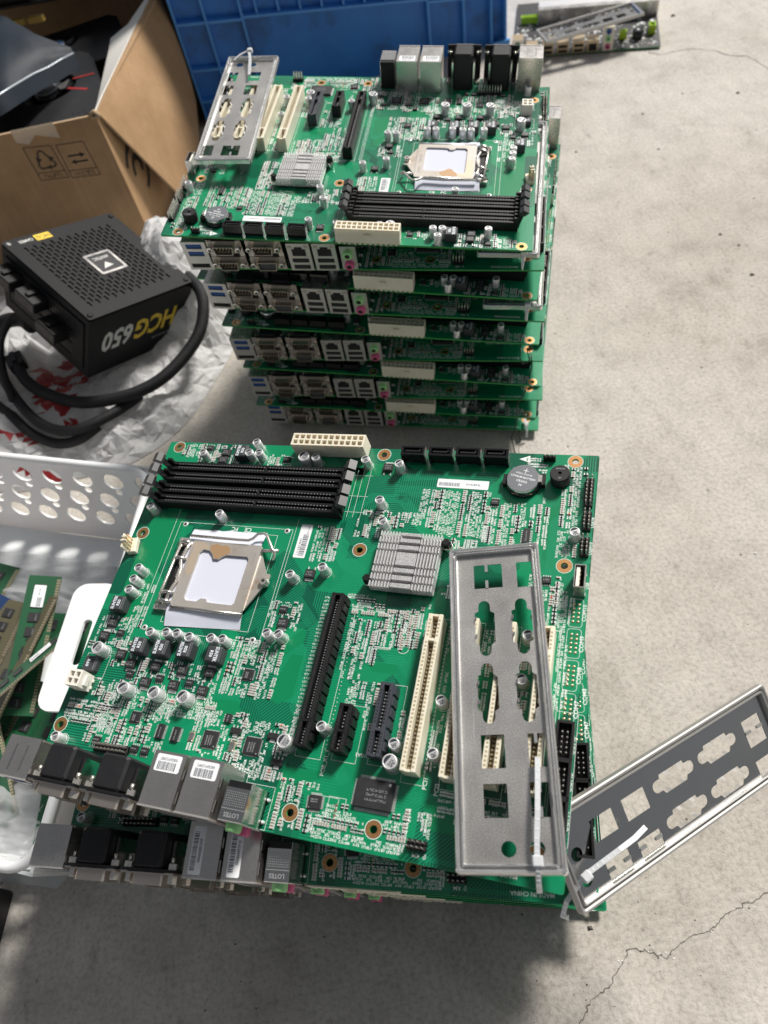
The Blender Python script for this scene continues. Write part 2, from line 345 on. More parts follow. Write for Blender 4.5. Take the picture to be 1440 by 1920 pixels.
def cap(b, r, h, seed):
    rng = random.Random(seed)
    b.lathe([(r*.93,0),(r,.3),(r,h*.10),(r*.95,h*.14),(r*.95,h*.17),(r,h*.22),(r,h-.45),(r*.93,h-.05),(r*.84,h),(r*.80,h-.12)], 20, 'can_silver', capm='can_top')
    z = h-.06; n = 10; a0 = math.acos(.38)
    b.quad([(r*.78*math.cos(-a0+2*a0*i/n), r*.78*math.sin(-a0+2*a0*i/n), z) for i in range(n+1)], 'can_mark')
    for k in range(3): line_text(b, -r*.05-k*r*.27+r*.05, -r*.42, 4, r*.16, r*.2, math.pi/2, z, 'can_mark', rng, 1.4, .2)
def inductor(b, s, h, words, flip):
    b.cbox(-s/2,-s/2,0,s/2,s/2,h,'inductor_grey',.7)
    b.strip([(s*.36,-s*.42),(s*.36,s*.42)], .28, h+.03, 'ink_grey')
    a = math.pi/2*(-1 if flip else 1)
    if len(words) > 1:
        b.text(words[0], -1.8 if not flip else 2.0, 0, h+.04, 3.1, 'ink_white', a, sx=.8, bold=.025); b.text(words[1], 1.4 if not flip else -1.2, 0, h+.04, 2.9, 'ink_white', a, sx=.9, bold=.025)
    else: b.text(words[0], -1.5, 0, h+.04, 3.0, 'ink_white', a)
def dpak(b, seed):
    rng = random.Random(seed)
    b.cbox(-3.2,-2.9,.1,3.2,2.9,2.3,'chip_black',.35); b.box(-2.6,-4.6,.05,2.6,-2.9,.55,'solder')
    for x in (-2.2, 2.2): b.box(x-.35,2.9,.05,x+.35,5.2,.5,'solder')
    for k in range(2): line_text(b, -2.2, -1.4+k*1.7, 4, .8, 1.0, 0, 2.32, 'ink_grey', rng)
def soic(b, w, d, h, n, pitch, seed):
    rng = random.Random(seed)
    b.cbox(-w/2,-d/2,.15,w/2,d/2,h,'chip_black',.25)
    for i in range(n):
        x = (i-(n-1)/2)*pitch
        for sgn in (-1, 1):
            y0, y1 = sorted((sgn*d/2, sgn*(d/2+1.3))); b.box(x-.22*pitch/1.27-.05,y0,.05,x+.22*pitch/1.27+.05,y1,.35,'solder')
    line_text(b, -w*.35, -.2, 5, w*.1, .6, 0, h+.02, 'ink_grey', rng)
def qfp(b, w, d, h, nx, ny, pitch, lead, seed, lines=3):
    rng = random.Random(seed)
    b.cbox(-w/2,-d/2,.2,w/2,d/2,h,'chip_black',.4)
    for n, L_, half, ax in ((nx, d/2, w, 0), (ny, w/2, d, 1)):
        for i in range(n):
            x = (i-(n-1)/2)*pitch
            for sgn in (-1, 1):
                y0, y1 = sorted((sgn*L_, sgn*(L_+lead)))
                if ax == 0: b.box(x-pitch*.24,y0,.05,x+pitch*.24,y1,.3,'solder',bottom=False)
                else: b.box(y0,x-pitch*.24,.05,y1,x+pitch*.24,.3,'solder',bottom=False)
    for k in range(lines): line_text(b, -w*.33, d*.16-k*d*.16, 7, w*.06, d*.07, 0, h+.02, 'ink_grey', rng)
    b.quad([(p[0]-w*.38, p[1]-d*.38, h+.02) for p in circle(0,0,w*.04,10)], 'ink_grey')
def sot(b):
    b.cbox(-3.2,-1.7,.1,3.2,1.7,1.7,'chip_black',.25); b.box(-1.5,1.7,.05,1.5,3.4,.4,'solder')
    for x in (-2.3,0,2.3): b.box(x-.4,-3.3,.05,x+.4,-1.7,.4,'solder')
def crystal(b): b.cbox(-1.6,-2.5,.05,1.6,2.5,.9,'tin_shell',.3); b.box(-1.9,-2.8,0,1.9,2.8,.25,'ivory_dark')
def slot(b, w, L, h, m, inner, notch, pins, rib, mpin):
    t = w*.30; g = w/2-t                     # two rails and the card groove between them
    for sgn in (-1, 1):
        x0, x1 = sorted((sgn*g, sgn*w/2)); b.cbox(x0,0,0,x1,L,h,m,.25)
        n = int((L-4)/pins)
        for i in range(n):
            y = 2+i*pins
            if abs(y-notch) < 1.6: continue
            xa, xb = sorted((sgn*(g+.35), sgn*(g+t*.62))); b.quad([(xa,y,h+.02),(xb,y,h+.02),(xb,y+pins*.55,h+.02),(xa,y+pins*.55,h+.02)], inner)
    b.box(-g,1.2,0,g,L-1.2,h*.45,inner)
    n = int((L-4)/pins)
    for i in range(n): b.box(-g*.5,2+i*pins,h*.45,g*.5,2+i*pins+pins*.4,h*.7,mpin,bottom=False)
    b.box(-g,0,0,g,1.3,h-.6,m); b.box(-g,L-1.3,0,g,L,h-.6,m); b.box(-g,notch-.7,0,g,notch+.7,h-.1,m)
    if rib:
        y = 4
        while y < L-3: b.box(w/2,y,0,w/2+1.1,y+rib*.75,h-2.2,m); y += rib
def dimm(b, L):
    w, h = 6.6, 8
    for sgn in (-1, 1):
        y0, y1 = sorted((sgn*.9, sgn*w/2)); b.cbox(0,y0,0,L,y1,h,'black_plastic',.25)
        n = int((L-8)/1.1)
        for i in range(n):
            x = 4+i*1.1
            if abs(x-L*.56) > 1.5: b.quad([(x,sgn*1.25-.35,h+.02),(x+.45,sgn*1.25-.35,h+.02),(x+.45,sgn*1.25+.35,h+.02),(x,sgn*1.25+.35,h+.02)], 'ink_grey' if i % 2 else 'hole_dark')
    b.box(0,-.9,0,L,.9,h*.4,'hole_dark'); b.box(L*.56-.5,-.9,0,L*.56+.5,.9,h+.35,'latch_grey')
    for x0 in (-3.4, L): b.box(x0,-w/2,0,x0+3.4,-1.6,12,'black_plastic'); b.box(x0,1.6,0,x0+3.4,w/2,12,'black_plastic')
def latch(b):                                # ejector lever, swung open; leans towards -x
    b.add([(-.5,-1.5,1),(2.6,-1.5,1),(2.6,1.5,1),(-.5,1.5,1),(-4.5,-1.5,15),(-1.2,-1.5,15.5),(-1.2,1.5,15.5),(-4.5,1.5,15)],
          [(0,1,5,4),(1,2,6,5),(2,3,7,6),(3,0,4,7),(3,2,1,0)], 'black_plastic')
    b.add([(-8,-3.3,17),(-3.6,-3.3,19.5),(-.6,-3.3,17.2),(-.6,-3.3,14.5),(-4.6,-3.3,14),(-8,3.3,17),(-3.6,3.3,19.5),(-.6,3.3,17.2),(-.6,3.3,14.5),(-4.6,3.3,14)],
          [(0,4,3,2,1),(5,6,7,8,9),(0,1,6,5),(1,2,7,6),(2,3,8,7),(3,4,9,8),(4,0,5,9)], 'latch_grey')
def atx_power(b, nx, ny, h, m, s=4.2):
    W, D = nx*s+1.6, ny*s+1.2
    holes = [rect((i-nx/2)*s+.55, (j-ny/2)*s+.55, (i-nx/2)*s+s-.55, (j-ny/2)*s+s-.55) for i in range(nx) for j in range(ny)]
    b.plate(rect(-W/2,-D/2,W/2,D/2), holes, 1.0, h, m, wall=m)
    b.box(-W/2+.3,-D/2+.3,.2,W/2-.3,D/2-.3,2.2,'ivory_dark')
    for i in range(nx):
        for j in range(ny): b.box((i+.5-nx/2)*s-.5,(j+.5-ny/2)*s-.5,2,(i+.5-nx/2)*s+.5,(j+.5-ny/2)*s+.5,h-4,'gold',bottom=False)
    b.box(-3,-D/2-1.3,h*.45,3,-D/2,h*.7,m)
    for i in range(nx): b.box((i+.5-nx/2)*s-.9,-D/2-.4,0,(i+.5-nx/2)*s+.9,-D/2+.5,1.2,m)
def sata(b):
    h = 9; o = rect(-7.8,-3.4,7.8,3.4)
    hole = [(-6.2,-1.8),(6.2,-1.8),(6.2,2.2),(4.4,2.2),(-6.2,2.2)]
    b.plate(o, [hole], 1, h, 'black_gloss'); b.box(-7.6,-3.2,0,7.6,3.2,2,'black_gloss')
    b.box(-5.2,-.6,2,5.2,.5,h-.4,'black_plastic'); b.box(4.2,-.6,2,5.2,1.6,h-.4,'black_plastic')
    b.box(-7.8,-4.0,0,-5.8,-3.4,6,'black_gloss'); b.box(5.8,-4.0,0,7.8,-3.4,6,'black_gloss')
def battery_holder(b):
    b.lathe([(10.9,0),(10.9,2.4),(10.3,3.2)], 32, 'black_gloss'); b.box(8,-3,0,13.2,4.6,4.6,'black_plastic'); b.box(-12.2,-3.5,0,-9,3.5,4.6,'black_plastic')
    b.box(9.2,-2.2,4.6,11.4,2.6,6.4,'nickel'); b.strip([(-6,-9.6),(6,-9.6)], .5, 3.3, 'gold')
def battery_cell(b):
    b.lathe([(9.8,2.6),(10,3),(10,5.6),(9.6,6.0)], 36, 'battery_steel')
    for s_, y, z_ in (('LITHIUM BATTERY', .4, 1.9), ('CR2032', -2.4, 2.1), ('3V', -5.2, 2.2)): b.text(s_, 0, y, 6.04, z_, 'label_white')
    b.strip([(-1.6,5.6),(1.6,5.6)], .35, 6.04, 'label_white'); b.strip([(0,4),(0,7.2)], .35, 6.04, 'label_white')
    line_text(b, -5.6, 2.6, 9, .9, 1.0, 0, 6.04, 'label_white', random.Random(3))
def buzzer(b):
    b.lathe([(5.8,0),(6,.4),(6,8.3),(5.6,8.8)], 28, 'black_matte', cap=False); b.plate(circle(0,0,5.6,28), [circle(0,0,1.1,12)], 8, 8.8, 'black_matte'); b.lathe([(1.2,7.5),(1.2,7.8)], 10, 'hole_dark')
    b.text('REMOVE', 0, 3.1, 8.84, 1.4, 'ink_grey'); b.text('120', 0, -3.4, 8.84, 1.5, 'ink_grey')
def pin_header(b, nx, ny, base=2.5, hp=8, m='black_plastic'):
    for i in range(nx):
        for j in range(ny):
            x, y = (i-(nx-1)/2)*2.54, (j-(ny-1)/2)*2.54
            b.cbox(x-1.25,y-1.25,0,x+1.25,y+1.25,base,m,.45); b.box(x-.32,y-.32,base,x+.32,y+.32,hp,'nickel',bottom=False)
def box_header(b, n):
    L_ = n*2.54+7.5
    b.plate(rect(-4.4,-L_/2,4.4,L_/2), [rect(-3.2,-L_/2+1.2,3.2,L_/2-1.2)], 0, 9, 'black_plastic'); b.box(-3.3,-L_/2+1.1,0,3.3,L_/2-1.1,2.2,'black_plastic')
    for i in range(2):
        for j in range(n): b.box((i-.5)*2.54-.33,(j-(n-1)/2)*2.54-.33,2,(i-.5)*2.54+.33,(j-(n-1)/2)*2.54+.33,7.5,'nickel',bottom=False)
def usb_up(b):
    b.plate(rect(-3,-6.9,3,6.9), [rect(-2.5,-6.4,2.5,6.4)], 2, 13, 'tin_shell'); b.box(-2.5,-6.4,1,2.5,6.4,5,'hole_dark'); b.box(-1.9,-5.8,4,-.1,5.8,12,'white_nylon')
    for i in range(4): b.box(-.1,-4.4+i*2.5,4,.25,-3+i*2.5,11.4,'gold')
    b.box(-3.3,-6.9,0,3.3,-5,2,'tin_shell'); b.box(-3.3,5,0,3.3,6.9,2,'tin_shell')
def heatsink_base(b): b.box(-19.3,-18.3,2,19.3,18.3,3.4,'aluminium'); b.box(-17.5,-17.5,0,17.5,17.5,2,'chip_black')
def heatsink_fins(b):
    rows = [(-18.3,-15.2),(-13.4,-10.2),(-8.4,-5.4),(-3.6,5.0),(6.8,9.8),(11.6,14.4),(16.0,18.3)]
    for y0, y1 in rows:
        b.cbox(-6.2,y0,3.4,6.2,y1,9.2,'aluminium',.25)
        for sgn in (-1, 1):
            for k in range(7): x = sgn*(7.3+k*1.92); b.box(x-.36,y0-.3,3.4,x+.36,y1+.3,9.2,'fin_metal',bottom=False)
def push_pin(b):
    b.lathe([(3.2,0),(3.2,4.2),(2.6,5)], 14, 'tin_side'); b.lathe([(2.9,5),(2.9,8.6),(2.2,9.6)], 6, 'black_plastic', smooth=False)
def paste_plate(b):       # CPU socket load plate: frame with the shaped window
    o = rrect(-25.5,-23.3,25.5,23.3,1.6,3)
    win = [(-15.5,-19),(-8,-19),(-5.2,-16.6),(-1.6,-16.6),(-.6,-18.6),(4,-19),(17,-19),(18.6,-17.4),(18.6,12.8),(17.2,14.6),(2,14.6),(-.4,13.2),(-2.6,11.2),(-6.2,11.2),(-8.2,14.4),(-11,16.8),(-15.5,17.2),(-17.6,15),(-17.6,-17)]
    b.plate(o, [win], 3.9, 5.1, 'socket_plate')
    b.box(-24.5,-25.0,2.2,25.2,-23.3,4.7,'socket_plate'); b.tube([(-25,-24.0,4.3),(25.4,-24.0,4.3)], 1.1, 8, 'tin_shell')
    b.plate([(25.5,-20.5),(33.4,-4.2),(36,-3.4),(36,4.4),(33,5.2),(25.5,19)], [circle(33.8,.6,1.7,10)], 2.6, 3.8, 'socket_plate')
    b.add([(23.5,-21,5.1),(25.8,-21,3.8),(25.8,19,3.8),(23.5,19,5.1)], [(0,1,2,3)], 'socket_plate')
    b.text('LOTES', 22.1, -3, 5.14, 3.2, 'ink_grey', math.pi/2, sx=1.1); b.text('LGA115X', 22.1, 13.5, 5.14, 2.2, 'ink_grey', math.pi/2)
    b.plate([(2,14.9),(4.4,16.4),(3.6,19.4),(.4,21.6),(-3,20.8),(-7,22),(-11.6,20.4),(-10.6,17.2),(-8,14.8),(-6,11.5),(-2.8,11.5),(-.6,13.6)], [], 5.1, 5.16, 'rust_tint'); b.plate([(-11.6,20),(-12.4,17.6),(-16,17.6),(-18,15.4),(-18,1),(-20,-3),(-23.4,1),(-24,9),(-23,17),(-24.4,21.6),(-18,22.6)], [], 5.1, 5.15, 'rust_pale')
def socket_body(b):
    b.plate(rect(-23.5,-22.5,23.5,22.5), [rect(-17,-19,18,16)], 0, 3.4, 'black_plastic'); b.box(-35,-20,0,-29,20,2.2,'black_plastic'); b.box(-30.5,-20,0,-26,20,1.2,'hole_dark')
def socket_hinge(b):
    b.box(-37,19.5,0,-29.5,25.5,3.4,'nickel'); b.box(-38,-26,0,-28.5,-20,3,'nickel')
    b.tube([(-35.5,-24,3.4),(-35.5,-13,4.4),(-33.5,24,5.2)], 1.0, 8, 'nickel')
    b.tube([(-30,-22,4.4),(-29,-14,4.8),(-26.6,-6,5),(-26.8,2,5),(-29,8,5.2),(-28,16,5.4),(-26.5,22,5.4)], 1.15, 8, 'nickel')
    for y in (-21.5, -15.5, 9, 21): b.tube([(-37,y,2.8),(-31,y+.6,6.2),(-26,y+.4,4.6)], 1.3, 8, 'tin_shell')
    b.box(-29.2,-4,3.6,-26.2,3,4.6,'nickel')
def socket_lever(b):
    b.tube([(-28,26.4,5.6),(8,25.6,6.4),(15,25.6,6.6),(18,27,6.8),(20.5,30.4,7),(25,31.4,7),(28,29,7),(33.6,20.6,6.6),(35.4,19.2,6),(35.2,16.8,4),(34.6,14.6,3.2)], .95, 8, 'nickel')
    b.tube([(26,19.6,5.2),(37.5,20.4,5.4)], 1.2, 8, 'nickel')
def hex_screw(b): b.lathe([(2.7,2),(2.7,6),(2.3,6.6)], 16, 'nickel', cap=False); b.plate(circle(0,0,2.3,16), [circle(0,0,1.2,6)], 5, 6.6, 'nickel'); b.lathe([(1.3,3),(1.3,4)], 8, 'hole_dark')
def fan_header(b): b.cbox(-3.2,-5.5,0,3.2,5.5,3.6,'ivory_plastic',.4); b.box(-3.2,-5.2,0,-2.2,5.2,11,'ivory_plastic'); [b.box(-.6,-4.2+i*2.54,3.6,.2,-3.4+i*2.54,11,'gold') for i in range(4)]; b.box(-3.2,-1.2,10,.4,-.4,12.6,'ivory_plastic'); b.box(-3.2,2.0,9.5,.2,2.8,12,'ivory_plastic')
def ring(b): b.plate(circle(0,0,4.25,28), [circle(0,0,2.05,20)], 0, .06, 'copper_pad'); b.plate(circle(0,0,4.7,28), [circle(0,0,4.4,28)], 0, .05, 'silk'); b.lathe([(2.06,-1.6),(2.06,.05)], 20, 'copper_pad', cap=False); [b.lathe([(.32,.04),(.32,.09)], 8, 'gold', 3.15*math.cos(k*.785+.4), 3.15*math.sin(k*.785+.4)) for k in range(8)]
# --- the port blocks on the rear edge; every block has its front towards -v
def usb_block(b):
    b.box(-10.6,0,0,10.6,21.5,30,'tin_shell'); b.M = STAND
    b.plate(rect(-10.8,0,10.8,30.4), [rect(-7,15.2,7,20.2), rect(-7,23,7,28), rect(-8.4,2.4,8.4,7)], .02, .8, 'port_face'); b.M = I4
    b.strip([(-4,3),(-4,17)], 1.2, 30.03, 'tin_side'); b.strip([(3.5,3),(3.5,17)], .8, 30.03, 'tin_side'); b.box(-10.9,20.4,0,10.9,21.5,28,'nickel')
def usb_port(b): b.box(-6.8,0,-2.3,6.8,.6,2.3,'usb_blue'); b.box(-6,-.5,-.1,6,.2,1.4,'usb_blue'); b.box(-6.4,-.35,-1.7,6.4,.1,-1.1,'hole_dark')
def video_port(b): b.box(-8.2,0,-2.2,8.2,.5,2.2,'hole_dark'); b.box(-6.8,-.4,-.3,6.8,.2,.6,'black_plastic')
def serial_block(b):
    b.cbox(-8.6,1.6,0,8.6,20,32,'black_matte',1.4); b.box(-15.4,0,0,15.4,1.6,31.4,'black_plastic')
    for sgn in (-1, 1):
        x0, x1 = sorted((sgn*11, sgn*15.3)); b.box(x0,1.6,26.4,x1,4.6,27.6,'nickel'); b.box(x0,-.3,0,x1,0,31,'nickel'); b.box(sgn*13.6-2,1.6,0,sgn*13.6+2,9,2,'nickel')
        b.tube([(sgn*12.6,4.5,27),(sgn*12.6,7.5,27)], 1.1, 8, 'nickel'); x0, x1 = sorted((sgn*9.2, sgn*10.8)); b.box(x0,1.8,0,x1,16,23,'tin_side')
def dshape(w, h, k=1.2): return [(-w/2+k,-h/2),(w/2-k,-h/2),(w/2,h/2-.6),(w/2-1,h/2),(-w/2+1,h/2),(-w/2,h/2-.6)]
def serial_port(b, female=False):
    b.M = STAND
    b.plate(rrect(-15.4,-6.2,15.4,6.2,1,2), [], 0, .7, 'dsub_shell'); b.plate(dshape(17.6,8.6), [dshape(16.4,7.4)], .7, 6, 'dsub_shell')
    b.plate(dshape(16.3,7.3), [], .7, 4.6 if female else 1.6, 'crate_rib' if False else ('inductor_grey' if female else 'black_plastic'))
    if not female:
        for k, n in ((1.3, 5), (-1.3, 4)):
            for i in range(n): b.lathe([(.55,1.6),(.55,4.8)], 6, 'gold', (i-(n-1)/2)*2.77, k)
    for sgn in (-1, 1): b.lathe([(2.7,.7),(2.7,4.8),(1.4,5),(1.4,4)], 6, 'nickel', sgn*12.5, 0, smooth=False, capm='hole_dark')
    b.M = I4
def lan_block(b):
    b.box(-9.7,0,0,9.7,27.2,28.4,'tin_shell'); b.M = STAND
    b.plate(rect(-9.9,0,9.9,28.8), [rect(-7.2,1.6,7.2,6.2), rect(-7.2,8.6,7.2,13.2), [(-6,15.6),(6,15.6),(6,23.2),(3.4,23.2),(3.4,25.4),(-3.4,25.4),(-3.4,23.2),(-6,23.2)], rect(-8.6,24.2,-5,27), rect(5,24.2,8.6,27)], .02, .9, 'port_face'); b.M = I4
    b.box(-9.4,-.3,.8,9.4,0,14,'hole_dark'); b.box(-9.4,-.3,14,9.4,0,28,'hole_dark')
    for z in (3.4, 10.4): b.box(-5.6,-.75,z-.1,5.6,-.3,z+1.2,'latch_grey')
    for s_ in (-1, 1): b.box(s_*6.8-1.6,-.8,24.4,s_*6.8+1.6,-.3,26.8,'smd_tan')
    b.M = Matrix(((0,0,1,0),(1,0,0,0),(0,1,0,0),(0,0,0,1)))
    b.M = I4
    b.box(9.7,3,24.6,10.0,9,26,'tin_side'); b.box(9.7,15,24.6,10.0,20,26,'tin_side')
def lan_label(b, code, mode, seed):
    rng = random.Random(seed)
    if mode == 0:
        b.plate(rrect(-7.4,-4.4,7.4,4.4,1,3), [], 0, .1, 'label_white'); b.text(code, 0, 2.1, .13, 2.0, 'barcode_ink', math.pi, sx=.85)
        x = -5.6
        while x < 5.4: w = rng.choice((.2,.3,.5)); b.strip([(x,-3.6),(x,.6)], w, .13, 'barcode_ink'); x += w+rng.choice((.22,.35))
    else:
        b.plate(rrect(-3.6,-11.8,3.6,11.8,.8,3), [], 0, .1, 'label_white'); b.text(code, 1.7, 0, .13, 2.35, 'barcode_ink', math.pi/2, sx=.84)
        y = -9.5
        while y < 9.5: w = rng.choice((.2,.3,.5)); b.strip([(-2.9,y),(-.1,y)], w, .13, 'barcode_ink'); y += w+rng.choice((.25,.4))
def audio_block(b):
    b.box(-6.4,0,0,6.4,19,24,'black_plastic'); b.box(-6.6,-.2,21.4,6.6,15.6,24.5,'tin_side'); b.box(6.4,0,3,6.7,19,24.2,'tin_side')
    b.box(-6.6,-.6,.4,6.6,0,24.5,'port_face')
    for i in range(11):
        for j in range(7): b.quad([(-5.4+i*1.08-.2,7+j*1.1-.2,24.53),(-5.4+i*1.08+.2,7+j*1.1-.2,24.53),(-5.4+i*1.08+.2,7+j*1.1+.2,24.53),(-5.4+i*1.08-.2,7+j*1.1+.2,24.53)], 'ink_grey')
    b.strip([(-6.4,5.4),(6.4,5.4)], .25, 24.53, 'ink_grey'); b.text('LOTES', 0, 2.6, 24.54, 3.0, 'ink_grey', math.pi)
    for y in (4, 15): b.lathe([(.9,0),(.9,2.2),(.3,2.6)], 10, 'solder', 7.4, y)
def audio_jack(b, m): b.M = STAND; b.lathe([(4.2,0),(4.2,3.2),(3.6,4),(2.2,4.1)], 18, m, capm='hole_dark'); b.M = I4
def sticker(b, w, d, mode, seed, code=''):
    rng = random.Random(seed); b.plate(rrect(-w/2,-d/2,w/2,d/2,.6,2), [], 0, .1, 'label_white')
    if mode == 0:       # tall barcode label
        y = -d*.44
        while y < d*.2: t = rng.choice((.25,.4,.6)); b.strip([(-w*.1,y),(w*.36,y)], t, .13, 'barcode_ink'); y += t+rng.choice((.3,.45))
        line_text(b, -w*.14, -d*.42, 11, .8, 1.3, math.pi/2, .13, 'barcode_ink', rng); b.text(code, w*.22, d*.34, .13, 1.6, 'barcode_ink', math.pi/2)
    else:
        b.text(code, w*.2, 0, .13, 1.8, 'barcode_ink', math.pi, sx=.8); x = -w*.46
        while x < -w*.05: t = rng.choice((.25,.4)); b.strip([(x,-d*.3),(x,d*.1)], t, .13, 'barcode_ink'); x += t+.35
# ------------------------------------------------------------------ layout of one green board
PI = math.pi
HOLES = [(8.9,239.5),(7.6,167.3),(167.1,239.2),(291,239.1),(166.4,167.3),(290.6,167.3),(5,34.5),(164.2,11.4),(210.4,11.4),(291,14.4)]
SMALL_HOLES = [(38,176.5),(114,176.8),(36.8,101),(113.2,101.4)]
PARTS = []     # (name, key, builder, args, u, v, angle, sub-parts, radius)
def part(name, key, fn, args, u, v, ang=0.0, subs=(), rad=4.0, z=0.0): PARTS.append((name, key, fn, args, u, v, ang, subs, rad, z))
for u, v in HOLES: part('mounting_ring', 'mounting_ring', ring, (), u, v, 0, (), 5)
SMALL_CAPS = [(35.9,230.2),(75.1,240.3),(72.1,231.6),(79.6,231.8),(11.2,184.7),(66,182),(21.4,137.8),(21.1,129.7),(20.7,122.3),(47.6,95.9),(58.8,96.9),(66.2,97.1),(75.4,95.8),(90.1,96.8),(97.8,97),(128.8,143),(125.1,104),(132.6,104.2),(122.7,229.7),(158.1,229.5),(181.6,227.4),(174.5,199.3),(179.7,184.4),(295,185.5),(148.5,149.8),(275.9,120.5),(275.4,95.7),(172.8,55.8),(214.4,53),(235.2,78.8),(235.6,51.2),(11.2,26.2)]
BIG_CAPS = [(15.6,81.6),(44.3,59.6),(65.4,59.6),(85.2,59.8),(154,45),(214.2,43.6),(114.1,229.8)]
for i, (u, v) in enumerate(SMALL_CAPS): part('capacitor', f'small_capacitor_{i%4}', cap, (3.05, 8.6, i % 4), u, v, R(120+random.uniform(-12,12)) if v > 20 else 0, (), 3.6)
for i, (u, v) in enumerate(BIG_CAPS): part('capacitor', f'large_capacitor_{i%3}', cap, (4.05, 9.2, 10+i % 3), u, v, R(150+random.uniform(-15,15)), (), 4.6)
for u, v, fl in [(15.5,112.6,0),(41.9,87.2,0),(57.5,87.5,0),(74.4,88.2,0),(94.6,87.6,1),(64.8,233.6,0)]:
    part('inductor', f'inductor_{fl}', inductor, (9.8, 7.6, ('SUNTEK','R50'), fl), u, v, 0, (), 6.5)
part('inductor', 'flat_inductor', inductor, (9.6, 4.6, ('R60',), 1), 11.4, 72.6, 0, (), 6.5)
for i, (u, v) in enumerate([(28.5,81.5),(37.9,76.6),(55.6,77),(74.6,77),(92.8,78),(13.4,101),(11.2,91.8),(130.2,114),(172.4,228.3),(49.6,235.4),(49,229),(138.6,147.5)]):
    part('transistor', f'transistor_{i%3}', dpak, (i % 3,), u, v, 0 if i % 2 else PI, (), 5)
for i, (u, v) in enumerate([(52.4,66.6),(72,67.4),(92,66.6)]): part('transistor', f'transistor_{i%3}', dpak, (i % 3,), u, v, 0, (), 5)
for i, (u, v) in enumerate([(21.8,95.1),(39.7,70.4),(61,70.3),(81.7,70.2),(35.2,239.2),(98,231.8),(113.7,53.6),(245.9,206.6),(281.7,157),(127.8,122.6),(61,28.2),(68,28),(34.2,29.4)]):
    part('small_chip', f'small_chip_{i%3}', soic, (5.0,4.0,1.6,4,1.27,i % 3), u, v, 0 if i not in (6,) else PI/2, (), 4.4)
part('small_chip', 'long_chip', soic, (9.9,4,1.6,7,1.27,5), 267.3, 184.4, PI/2, (), 6)
for u, v in [(73.6,40.2),(84,40)]: part('driver_chip', 'driver_chip', soic, (8.6,4.4,1.4,11,.7,6), u, v, PI/2, (), 6)
part('controller_chip', 'controller_chip_a', qfp, (6.6,6.6,1.2,12,12,.5,.5,1,2), 54.1, 45.8, PI/2, (), 5)
part('controller_chip', 'controller_chip_a', qfp, (6.6,6.6,1.2,12,12,.5,.5,1,2), 117.6, 80.1, PI/2, (), 5)
part('network_chip', 'network_chip', qfp, (9.6,9.6,1.2,16,16,.52,.6,2,3), 106.2, 40.6, PI/2, (), 7)
part('network_chip', 'network_chip', qfp, (9.6,9.6,1.2,16,16,.52,.6,2,3), 132.8, 40.8, PI/2, (), 7)
part('sound_chip', 'sound_chip', qfp, (7.2,7.2,1.4,12,12,.5,1.2,3,2), 176.6, 18.6, R(4), (), 6)
part('controller_chip', 'large_chip', qfp, (20.4,14.6,2.4,38,26,.5,1.6,4,3), 207.6, 27.6, PI, (), 13)
for u, v in [(120.5,47.4),(143.6,48),(150,34.6)]: part('regulator', 'regulator', sot, (), u, v, PI, (), 4)
for u, v in [(94,40.4),(120.6,38.9)]: part('crystal', 'crystal', crystal, (), u, v, 0, (), 3)
LATCH = lambda: [('latch', 'slot_latch', latch, (), Matrix.Translation((-.0032,0,0)))]
DL = 130.0
for v in (218.6, 210.0, 200.0, 191.4):
    part('memory_slot', 'memory_slot', dimm, (DL,), 16.2, v, 0, [('latch','slot_latch',latch,(),T(-3.0,0,0,0)),('latch','slot_latch',latch,(),T(DL+3.0,0,0,PI))], 0)
part('power_socket', 'main_power_socket', atx_power, (12,2,14,'ivory_plastic'), 130.6, 240.2, PI, (), 0)
part('power_socket', 'processor_power_socket', atx_power, (2,2,13,'white_nylon'), 11.2, 60.6, PI/2, (), 8)
for u in (189.2, 207.6, 225.4, 243.2): part('drive_socket', 'drive_socket', sata, (), u, 237.4, 0, (), 9)
part('battery_holder', 'battery_holder', battery_holder, (), 261.4, 221.6, 0, [('coin_battery','coin_battery',battery_cell,(),T(0,0,0,R(-14)))], 13)
part('buzzer', 'buzzer', buzzer, (), 283.3, 224.6, 0, (), 7)
part('pin_header', 'pin_header_tall', pin_header, (2,8), 300.8, 216.2, 0, (), 0)
part('pin_header', 'pin_header_mid', pin_header, (2,5), 300.9, 196.6, 0, (), 0)
part('pin_header', 'pin_header_mid', pin_header, (2,5), 300.9, 179.6, 0, (), 0)
part('pin_header', 'pin_header_wide', pin_header, (9,2), 46.5, 26.0, R(2), (), 0)
part('pin_header', 'pin_header_small', pin_header, (4,2), 234, 8.1, 0, (), 6)
part('pin_header', 'pin_header_jumper', pin_header, (3,1,4.4,6), 275.4, 239.6, 0, (), 4)
part('usb_socket', 'upright_usb_socket', usb_up, (), 300.2, 155.8, 0, (), 8)
for v in (67.6, 49.4, 31.6): part('ribbon_header', 'ribbon_header', box_header, (5,), 299.6, v-.4, 0, (), 0)
part('heatsink', 'heatsink', heatsink_base, (), 200, 158.4, R(-.6), [('fin_block','fin_block',heatsink_fins,(),I4)], 28)
for u, v in [(222.2,172.4),(178.4,145)]: part('push_pin', 'push_pin', push_pin, (), u, v, 0, (), 4)
part('processor_socket', 'processor_socket', socket_body, (), 77.6, 139, 0, [('load_plate','load_plate',paste_plate,(),I4),('hinge','socket_hinge',socket_hinge,(),I4),('lever','socket_lever',socket_lever,(),I4),('screw','hex_screw',hex_screw,(),T(33.8,-1.2,0))], 0)
part('fan_header', 'fan_header', fan_header, (), 5.6, 156, R(12), (), 7)
